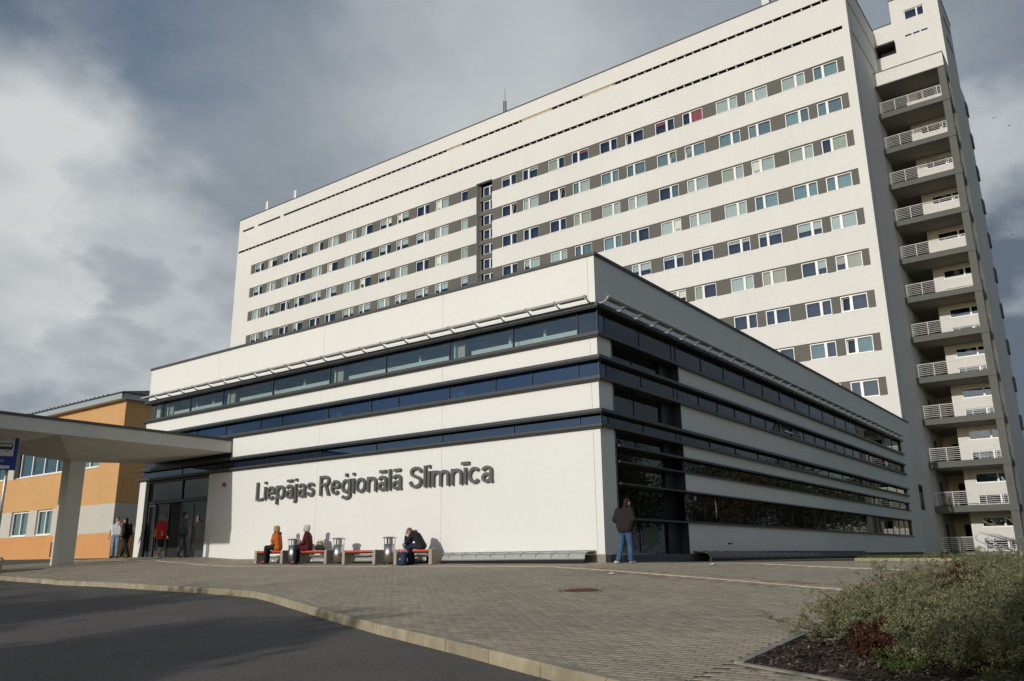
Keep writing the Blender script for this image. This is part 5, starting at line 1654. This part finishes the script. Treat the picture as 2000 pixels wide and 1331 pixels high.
# local x runs to the right as seen from the camera
zb = .02 - G(-18.95, -7.95)
MB().bbox(-.62, -.45, 0, .34, .45, .50, .03).build('foot', planter_m, t); MB().bbox(-.66, -.49, .36, .38, .49, .44, .02).build('foot_band', planter_m, t)
for x, m_ in ((-.22, galv), (.09, galv)): MB().tube([(x, 0, .5), (x, 0, 4.42 + zb)], .05, 12).build('post', m_, t, smooth=True)
MB().bbox(-.55, -.085, 3.24 + zb, .33, -.055, 4.42 + zb, .012).build('plate', blue_sign, t)
MB().box(-.43, -.0885, 3.72 + zb, .21, -.0855, 4.31 + zb).build('white_field', sign_w, t)
bus = MB()
bz = 3.94 + zb
bus.add([(-.37, -.091, bz), (.15, -.091, bz), (.17, -.091, bz + .1), (.15, -.091, bz + .22), (-.30, -.091, bz + .22), (-.37, -.091, bz + .1)], [(0, 1, 2, 3, 4, 5)])
bus.build('bus_pictogram', sign_k, t)
for k in range(5): box('bus_window', sign_w, t, -.30 + k * .088, -.0945, bz + .10, -.30 + k * .088 + .072, -.0918, bz + .19)
for x in (-.24, .03):
    MB().add([(x + .052 * math.cos(a * .3927), -.0955, bz + .0 + .052 * math.sin(a * .3927)) for a in range(16)], [tuple(range(16))]).build('bus_wheel', sign_k, t)
    MB().add([(x + .026 * math.cos(a * .3927), -.0975, bz + .0 + .026 * math.sin(a * .3927)) for a in range(16)], [tuple(range(16))]).build('wheel_hub', sign_w, t)


def flat_text(txt, h, m, parent, loc, name='lettering', align='CENTER'):
    cu = bpy.data.curves.new(name, 'FONT'); cu.body = txt; cu.size = h; cu.align_x = align; cu.extrude = .001
    ob_ = bpy.data.objects.new(name, cu); C.objects.link(ob_); dg = bpy.context.evaluated_depsgraph_get(); me = bpy.data.meshes.new_from_object(ob_.evaluated_get(dg)); bpy.data.objects.remove(ob_)
    for q in me.vertices: q.co = Vector((q.co.x, -q.co.z, q.co.y))
    me.materials.clear(); me.materials.append(m); return put(name, me, parent, loc)


flat_text('Izkāpšana', .125, sign_w, t, (-.27, -.088, 3.53 + zb))
box('white_strip', sign_w, t, -.43, -.0885, 3.29 + zb, .15, -.0855, 3.40 + zb)

# ------------------------------------------------------------------ ramp handrails, manhole, litter, birds
for p, tops, low, lab in (
        ([(8.297, 17.416, 0.344), (6.817, 17.246, 0.892), (6.716, 17.233, 0.914), (6.62, 17.219, 0.848), (6.582, 17.214, 0.761), (6.594, 17.216, 0.664), (6.653, 17.224, 0.585), (6.815, 17.246, 0.504), (8.211, 17.407, -0.237)],
         [(6.9, 17.257, 0.677), (7.452, 17.326, 0.463), (7.993, 17.386, 0.255)], [(6.752, 17.238, 0.176), (8.175, 17.404, -0.48)], 'nearer looped steel ramp handrail rising above the shrubs'),
        ([(8.167, 18.91, 0.42), (7.039, 18.787, 0.861), (6.901, 18.77, 0.895), (6.802, 18.757, 0.826), (6.771, 18.753, 0.736), (6.793, 18.756, 0.635), (6.889, 18.769, 0.553), (8.096, 18.903, -0.058)],
         [(7.033, 18.787, 0.691), (7.601, 18.853, 0.47), (8.159, 18.909, 0.254)], [(6.912, 18.772, 0.212), (8.029, 18.897, -0.505)], 'farther looped steel ramp handrail behind the first one')):
    p = [Vector(q) for q in p]; base = p[4].copy(); base.z = -.2
    t = thing('handrail', lab, 'handrail', base, 0, 'steel handrails of the ramp')
    MB().tube([q - base for q in p], .03, 8).build('rail', galv, t, smooth=True)
    for a in tops:
        a = Vector(a) - base; b_ = a.copy(); b_.z = .02
        MB().tube([a, b_], .03, 8).build('post', galv, t, smooth=True)
    MB().tube([Vector(q) - base for q in low], .022, 8).build('low_rail', galv, t, smooth=True)

t = thing('manhole_cover', 'rusty round manhole cover sunk in the grey paving', 'manhole cover', (MAN[0], MAN[1], G(*MAN)))
t.rotation_euler = (math.atan(.058), math.atan(.010), 0); t.scale = (.88, .88, 1)
MB().lathe([(.415, -.03), (.415, .004), (.36, .004), (.355, -.012), (.30, -.012)], 40).build('frame', conc, t)
mb = MB().lathe([(.34, -.02), (.34, .012), (.30, .014), (.29, .006), (.05, .006)], 36)
for i in range(-3, 4):
    for j in range(-3, 4):
        if math.hypot(i, j) < 3.2: mb.box(i * .08 - .025, j * .08 - .025, .006, i * .08 + .025, j * .08 + .025, .014)
mb.build('cover', rust, t)
grass_blades('weeds', 160, (MAN[0] - .42, MAN[0] + .42), (MAN[1] - .42, MAN[1] + .42), lambda x, y: GZ(x, y), .06, 8, ((.10, .10, .03), (.2, .18, .06)), keep=lambda x, y: (np.hypot(x - MAN[0], y - MAN[1]) > .34) & (np.hypot(x - MAN[0], y - MAN[1]) < .43))
for x, y, lab in ((3.407, -0.955, 'crumpled white paper scrap lying on the paving near the long side'), (2.280, -3.778, 'small pale paper scrap beside the edging line on the paving')):
    MB().add([(0, 0, .01), (.14, .02, .03), (.16, .10, .012), (.03, .12, .035), (.08, .06, .05)], [(0, 1, 4), (1, 2, 4), (2, 3, 4), (3, 0, 4)]).build('paper_scrap', sign_w, None, (x, y, G(x, y)))
    tag(bpy.context.scene.collection.objects[-1], lab, 'litter')
for p, lab in (((6.96, 88.81, 50.69), 'small gull flying highest at the right edge of the sky'), ((5.01, 93.62, 38.39), 'small gull flying lower in the dark sky beside the stair wing'), ((5.58, 88.15, 51.94), 'tiny gull gliding nearest to the stair wing roof')):
    t = thing('gull', lab, 'bird', p, random.uniform(0, 6))
    t.scale = (.42, .42, .42)
    b = Body('gull_tmp', 'a b c d', (0, 0, 0), 0)
    b.blob('body', cloth('gull_grey', (.20, .20, .21)), lambda mb: (mb.capsule((-.18, 0, 0), (.12, 0, .02), .05, .07), mb.ellipsoid((.22, 0, .06), (.07, .05, .05)), mb.capsule((.27, 0, .06), (.34, 0, .05), .02, .008), mb.capsule((-.18, 0, 0), (-.34, 0, .0), .05, .02)), .02, 1, parent=t); bpy.data.objects.remove(b.t)
    for s_ in (-1, 1): MB().add([(.10, .05 * s_, .03), (-.10, .05 * s_, .03), (-.08, .32 * s_, .15), (.10, .32 * s_, .17), (-.10, .62 * s_, .06), (-.02, .62 * s_, .07), (.10, .05 * s_, .05), (.10, .32 * s_, .19)], [(0, 1, 2, 3), (3, 2, 4, 5), (6, 1, 2, 7)]).build('wing', MATS['gull_grey'], t)

# ------------------------------------------------------------------ shrubs of the planting bed
def leaf_cloud(name, m, stems, n_leaf, seed, parent, llen=.035, lwid=.010, base=(0, 0, 0)):
    """stems: list of (points); leaves set along them"""
    r = np.random.default_rng(seed)
    P0 = []; D0 = []
    for pts in stems:
        pts = np.array(pts); k = n_leaf
        t = np.sort(r.beta(1.7, 1.0, k)) * (len(pts) - 1); i = np.minimum(t.astype(int), len(pts) - 2); f = (t - i)[:, None]
        P0.append(pts[i] * (1 - f) + pts[i + 1] * f); d = pts[i + 1] - pts[i]; D0.append(d / np.linalg.norm(d, axis=1)[:, None])
    p = np.concatenate(P0); d = np.concatenate(D0); n = len(p)
    p = p + r.normal(0, .010, p.shape)
    ax = d * .75 + r.normal(0, .55, p.shape); ax /= np.linalg.norm(ax, axis=1)[:, None]
    sd = np.cross(ax, r.normal(0, 1, p.shape)); sd /= np.linalg.norm(sd, axis=1)[:, None]
    L = (llen * r.uniform(.6, 1.3, n))[:, None]; W_ = (lwid * r.uniform(.7, 1.3, n))[:, None]
    co = np.stack([p, p + ax * L * .5 + sd * W_, p + ax * L, p + ax * L * .5 - sd * W_], 1).reshape(-1, 3)
    me = bpy.data.meshes.new(name); me.vertices.add(4 * n); me.vertices.foreach_set('co', co.ravel())
    me.loops.add(4 * n); me.loops.foreach_set('vertex_index', np.arange(4 * n, dtype=np.int32)); me.polygons.add(n)
    me.polygons.foreach_set('loop_start', (np.arange(n) * 4).astype(np.int32))
    at = me.attributes.new('tint', 'FLOAT', 'FACE'); at.data.foreach_set('value', r.random(n).astype(np.float32))
    me.materials.append(m); me.update(calc_edges=True)
    return put(name, me, parent)


shrub_m = attr_mat('grey_green_leaf', (0.080, 0.092, 0.038), (0.37, 0.36, 0.19), 0.7, trans=.30, var=.12, vscale=3)
shrub_r = attr_mat('red_leaf', (0.040, 0.014, 0.010), (0.115, 0.040, 0.018), 0.6, trans=.25, var=.2, vscale=6)
shrub_g = attr_mat('green_leaf', (0.06, 0.085, 0.02), (0.14, 0.17, 0.05), 0.6, trans=.25, var=.15, vscale=5)
twig_m = mat('twig_bark', (0.075, 0.05, 0.035), 0.9, 0.2, 20)


def make_shrub(x, y, rx, ry, h, label, n_stem, n_leaf, seed, m=shrub_m, lean=(0, 0), llen=.024, lwid=.0054):
    r = np.random.default_rng(seed); z0 = G(x, y) - .03
    t = thing('shrub', label, 'shrub', (x, y, z0), 0, None)
    stems = []
    tw = MB()
    for k in range(n_stem):
        a = r.uniform(0, 6.283); q = math.sqrt(r.uniform(0, 1)); b0 = np.array([rx * .45 * q * math.cos(a), ry * .45 * q * math.sin(a), 0])
        rad = q * r.uniform(.75, 1.08); a2 = a + r.normal(0, .35)
        hh = h * (1.05 - .62 * rad ** 2) * r.uniform(.55, 1.12)
        e = np.array([rx * rad * math.cos(a2) + lean[0] * hh, ry * rad * math.sin(a2) + lean[1] * hh, hh])
        if r.random() < .26: e = e * np.array([1.0, 1.0, 1.0]) * r.uniform(1.1, 1.35) + np.array([-.04, .03, .03])
        mid = b0 * .45 + e * .55 + np.array([0, 0, hh * .22]); pts = []
        for i in range(6):
            u = i / 5; pts.append((1 - u) ** 2 * b0 + 2 * u * (1 - u) * mid + u * u * e)
        stems.append(pts)
        for _ in range(3):                                  # side shoots
            i = r.integers(2, 5); p = pts[i]; dd = r.normal(0, 1, 3); dd[2] = abs(dd[2]) * .9; dd /= np.linalg.norm(dd); L = h * r.uniform(.18, .4)
            stems.append([p, p + dd * L * .5 + np.array([0, 0, .02]), p + dd * L])
        if k % 3 == 0: tw.tube(pts, [.007, .006, .005, .004, .003, .002], 4, caps=False)
    leaf_cloud('foliage', m, stems, int(n_leaf * 1.3), seed, t, llen, lwid)
    stuff(tw.build('stems', twig_m, t))
    return t


SHR = [(9.78, -10.95, 1.05, .85, 0.42, 'low grey-green shrub spreading over the bark at the near left corner of the bed', 230, 34),
       (9.45, -9.4, 1.1, 1.1, 0.46, 'rounded grey-green shrub overhanging the paving edge behind the near corner', 240, 34),
       (10.75, -10.3, .95, 1.0, 0.56, 'dense grey-green shrub in the middle of the bed near the right edge of the picture', 250, 36),
       (9.6, -7.3, 1.1, 1.2, 0.46, 'tall grey-green shrub beside the end of the pale edging line', 250, 32),
       (10.95, -8.0, 1.0, 1.2, 0.56, 'large grey-green shrub on the right behind the dense middle one', 250, 32),
       (9.7, -4.6, .95, 1.3, 0.4, 'grey-green shrub far back along the left edge of the bed', 200, 28),
       (10.9, -5.2, 1.1, 1.4, 0.46, 'tallest grey-green shrub in front of the steel handrails', 230, 28),
       (9.6, -1.6, .95, 1.4, 0.3, 'farthest grey-green shrub of the bed near the grass verge', 170, 24),
       (10.35, -11.75, .72, .6, .40, 'dark grey-green shrub at the near right of the bark bed', 200, 34)]
for i, (x, y, rx, ry, h, l, ns, nl) in enumerate(SHR): make_shrub(x, y, rx, ry, h, l, ns, nl, 50 + i)
make_shrub(9.80, -11.78, .34, .28, .30, 'small dark red barberry at the near edge of the bark bed', 70, 26, 90, shrub_r, llen=.028, lwid=.010)
make_shrub(9.98, -8.55, .30, .25, .62, 'reddish brown shoots standing among the grey-green shrubs', 36, 20, 91, shrub_r, llen=.03)
make_shrub(10.05, -12.1, .22, .18, .13, 'bright green weed at the foot of the front shrubs', 40, 14, 92, shrub_g)
# tall single shoots that stand up against the wing
for i, (xb, xt, zt, Y, lab) in enumerate(((9.112, 9.08, 0.407, -4.2, 'tall dry shoot leaning left above the shrubs'), (9.26, 9.364, 0.269, -3.8, 'short pale shoot leaning right above the shrubs'), (8.74, 8.659, 0.203, -3.6, 'bent pale shoot at the left end of the back shrubs'))):
    zb_ = G(xb, Y); t = thing('tall_shoot', lab, 'plant', (xb, Y, zb_))
    pts = [np.array([0, 0, 0.0]), np.array([(xt - xb) * .4, .02, (zt - zb_) * .5]), np.array([xt - xb, .03, zt - zb_])]
    MB().tube(pts, [.008, .006, .003], 5).build('stem', twig_m, t); leaf_cloud('foliage', shrub_m, [pts], 60, 200 + i, t, .03, .010)
grass_blades('lawn', 30000, (10.6, 13.6), (-12.7, -7.5), lambda x, y: GZ(x, y) - .02, .09, 5, ((0.05, 0.085, 0.018), (0.12, 0.15, 0.04)), keep=lambda x, y: x > 10.62 + (y + 12) * .04, w=.004)


# ------------------------------------------------------------------ trees outside the frame that shade the road and show in the glass
def make_tree(x, y, h, cr, label, seed, n=5200, cols=((0.035, 0.05, 0.014), (0.10, 0.11, 0.03)), zb=None):
    r = np.random.default_rng(seed); z0 = (G(x, y) if zb is None else zb) - .35
    t = thing('tree', label, 'tree', (x, y, z0), 0, 'trees round the hospital yard')
    tr = MB(); th = h * .35
    tr.tube([(0, 0, 0), (.05, .02, th * .6), (.0, .05, th), (.05, 0, h * .7)], [h * .022, h * .018, h * .014, h * .005], 9)
    for k in range(9):
        a = r.uniform(0, 6.28); z = th * r.uniform(.75, 1.5); L = cr * r.uniform(.5, .85)
        tr.tube([(0, 0, z), (L * .5 * math.cos(a), L * .5 * math.sin(a), z + L * .35), (L * math.cos(a), L * math.sin(a), z + L * .8)], [h * .010, h * .006, h * .002], 6)
    tr.build('trunk', twig_m, t)
    nc = 34; c = []
    while len(c) < nc:
        p = r.uniform(-1, 1, 3)
        if np.linalg.norm(p) < 1: c.append(p * np.array([cr, cr, (h - th * .8) / 2]) + np.array([0, 0, (h + th * .8) / 2]))
    c = np.array(c); k = r.integers(0, nc, n); p = c[k] + r.normal(0, cr * .17, (n, 3))
    s_ = .26 * r.uniform(.6, 1.4, n)[:, None]; a = r.normal(0, 1, (n, 3)); a /= np.linalg.norm(a, axis=1)[:, None]; b_ = np.cross(a, r.normal(0, 1, (n, 3))); b_ /= np.linalg.norm(b_, axis=1)[:, None]
    co = np.stack([p, p + a * s_ * .5 + b_ * s_ * .4, p + a * s_, p + a * s_ * .5 - b_ * s_ * .4], 1).reshape(-1, 3)
    me = bpy.data.meshes.new('crown'); me.vertices.add(4 * n); me.vertices.foreach_set('co', co.ravel()); me.loops.add(4 * n); me.loops.foreach_set('vertex_index', np.arange(4 * n, dtype=np.int32)); me.polygons.add(n); me.polygons.foreach_set('loop_start', (np.arange(n) * 4).astype(np.int32))
    at = me.attributes.new('tint', 'FLOAT', 'FACE'); at.data.foreach_set('value', r.random(n).astype(np.float32)); me.materials.append(attr_mat('tree_leaf_%d' % seed, *cols, trans=.25)); me.update(calc_edges=True)
    put('crown', me, t)


for i, (x, y, h, cr) in enumerate(((-13, -37, 9.0, 3.2), (-6.5, -35, 7.9, 2.8), (-9.5, -38, 8.9, 2.8), (0.5, -37, 8.2, 2.4), (-19, -35, 8.6, 2.8), (-26, -38, 9, 3.2), (12.0, -31, 6.8, 2.4), (15.5, -27, 6.0, 2.2))):
    make_tree(x, y, h, cr, 'leafy tree across the road behind the viewpoint', 300 + i, 8000)
AUT = (((0.03, 0.04, 0.012), (0.09, 0.09, 0.025)), ((0.06, 0.05, 0.012), (0.22, 0.15, 0.03)), ((0.03, 0.045, 0.012), (0.10, 0.11, 0.025)))
for i, (x, y, h, cr) in enumerate(((24, 20, 9, 4.2), (30, 30, 11, 5), (22, 40, 9, 4), (30, 50, 12, 5), (20, 58, 9, 4), (27, 68, 12, 5.5), (18, 76, 10, 4.5), (35, 12, 12, 5), (26, 6, 9, 4), (36, 42, 13, 6), (38, 62, 13, 6), (24, 88, 13, 6), (14, 92, 11, 5))):
    make_tree(x, y, h, cr, 'autumn tree beyond the parking yard outside the frame', 400 + i, 9000, AUT[i % 3], -.3)


def bark_chips(n=9000, seed=21):
    r = np.random.default_rng(seed); x = r.uniform(8.76, 11.2, n); y = r.uniform(-12.7, -9.5, n)
    k = y > -12.42 - (x - 8.76) * .36; x = x[k]; y = y[k]; n = len(x)
    z = GZ(x, y) + .0 + 0.035 * np.sin(x * 9 + y * 4) * np.sin(y * 7.3 - x * 3) + r.uniform(-.004, .012, n); a = r.uniform(0, 6.28, n); L = .018 * r.uniform(.4, 1.7, n); W_ = .007 * r.uniform(.5, 1.6, n); t = r.normal(0, .3, (2, n))
    c_, s_ = np.cos(a), np.sin(a)
    co = np.stack([np.stack([x + p * L * c_ - q * W_ * s_, y + p * L * s_ + q * W_ * c_, z + p * L * t[0] + q * W_ * t[1]], -1) for p, q in ((-1, -1), (1, -1), (1, 1), (-1, 1))], 1).reshape(-1, 3)
    me = bpy.data.meshes.new('bark_chips'); me.vertices.add(4 * n); me.vertices.foreach_set('co', co.ravel()); me.loops.add(4 * n); me.loops.foreach_set('vertex_index', np.arange(4 * n, dtype=np.int32)); me.polygons.add(n); me.polygons.foreach_set('loop_start', (np.arange(n) * 4).astype(np.int32))
    at = me.attributes.new('tint', 'FLOAT', 'FACE'); at.data.foreach_set('value', (r.random(n) ** 4).astype(np.float32)); me.materials.append(attr_mat('bark_chip', (0.045, 0.027, 0.020), (0.30, 0.24, 0.19))); me.update(calc_edges=True)
    stuff(put('bark_chips', me))


bark_chips()


def fallen_leaves(n=150, seed=33):
    r = np.random.default_rng(seed); x = r.uniform(-3, 8.4, n); y = r.uniform(-13, -2.0, n); k = (y > KY(x) + .3); x = x[k]; y = y[k]; n = len(x); a = r.uniform(0, 6.28, n); L = .022 * r.uniform(.6, 1.3, n); z = GZ(x, y) + .006
    co = np.stack([np.stack([x + p * L * np.cos(a) - q * L * .6 * np.sin(a), y + p * L * np.sin(a) + q * L * .6 * np.cos(a), z + e * L], -1) for p, q, e in ((-1, 0, 0), (0, -1, .1), (1, 0, .5), (0, 1, .2))], 1).reshape(-1, 3)
    me = bpy.data.meshes.new('fallen_leaves'); me.vertices.add(4 * n); me.vertices.foreach_set('co', co.ravel()); me.loops.add(4 * n); me.loops.foreach_set('vertex_index', np.arange(4 * n, dtype=np.int32)); me.polygons.add(n); me.polygons.foreach_set('loop_start', (np.arange(n) * 4).astype(np.int32))
    at = me.attributes.new('tint', 'FLOAT', 'FACE'); at.data.foreach_set('value', r.random(n).astype(np.float32)); me.materials.append(attr_mat('dry_leaf', (0.10, 0.05, 0.02), (0.34, 0.22, 0.06))); me.update(calc_edges=True)
    stuff(put('fallen_leaves', me))


fallen_leaves()
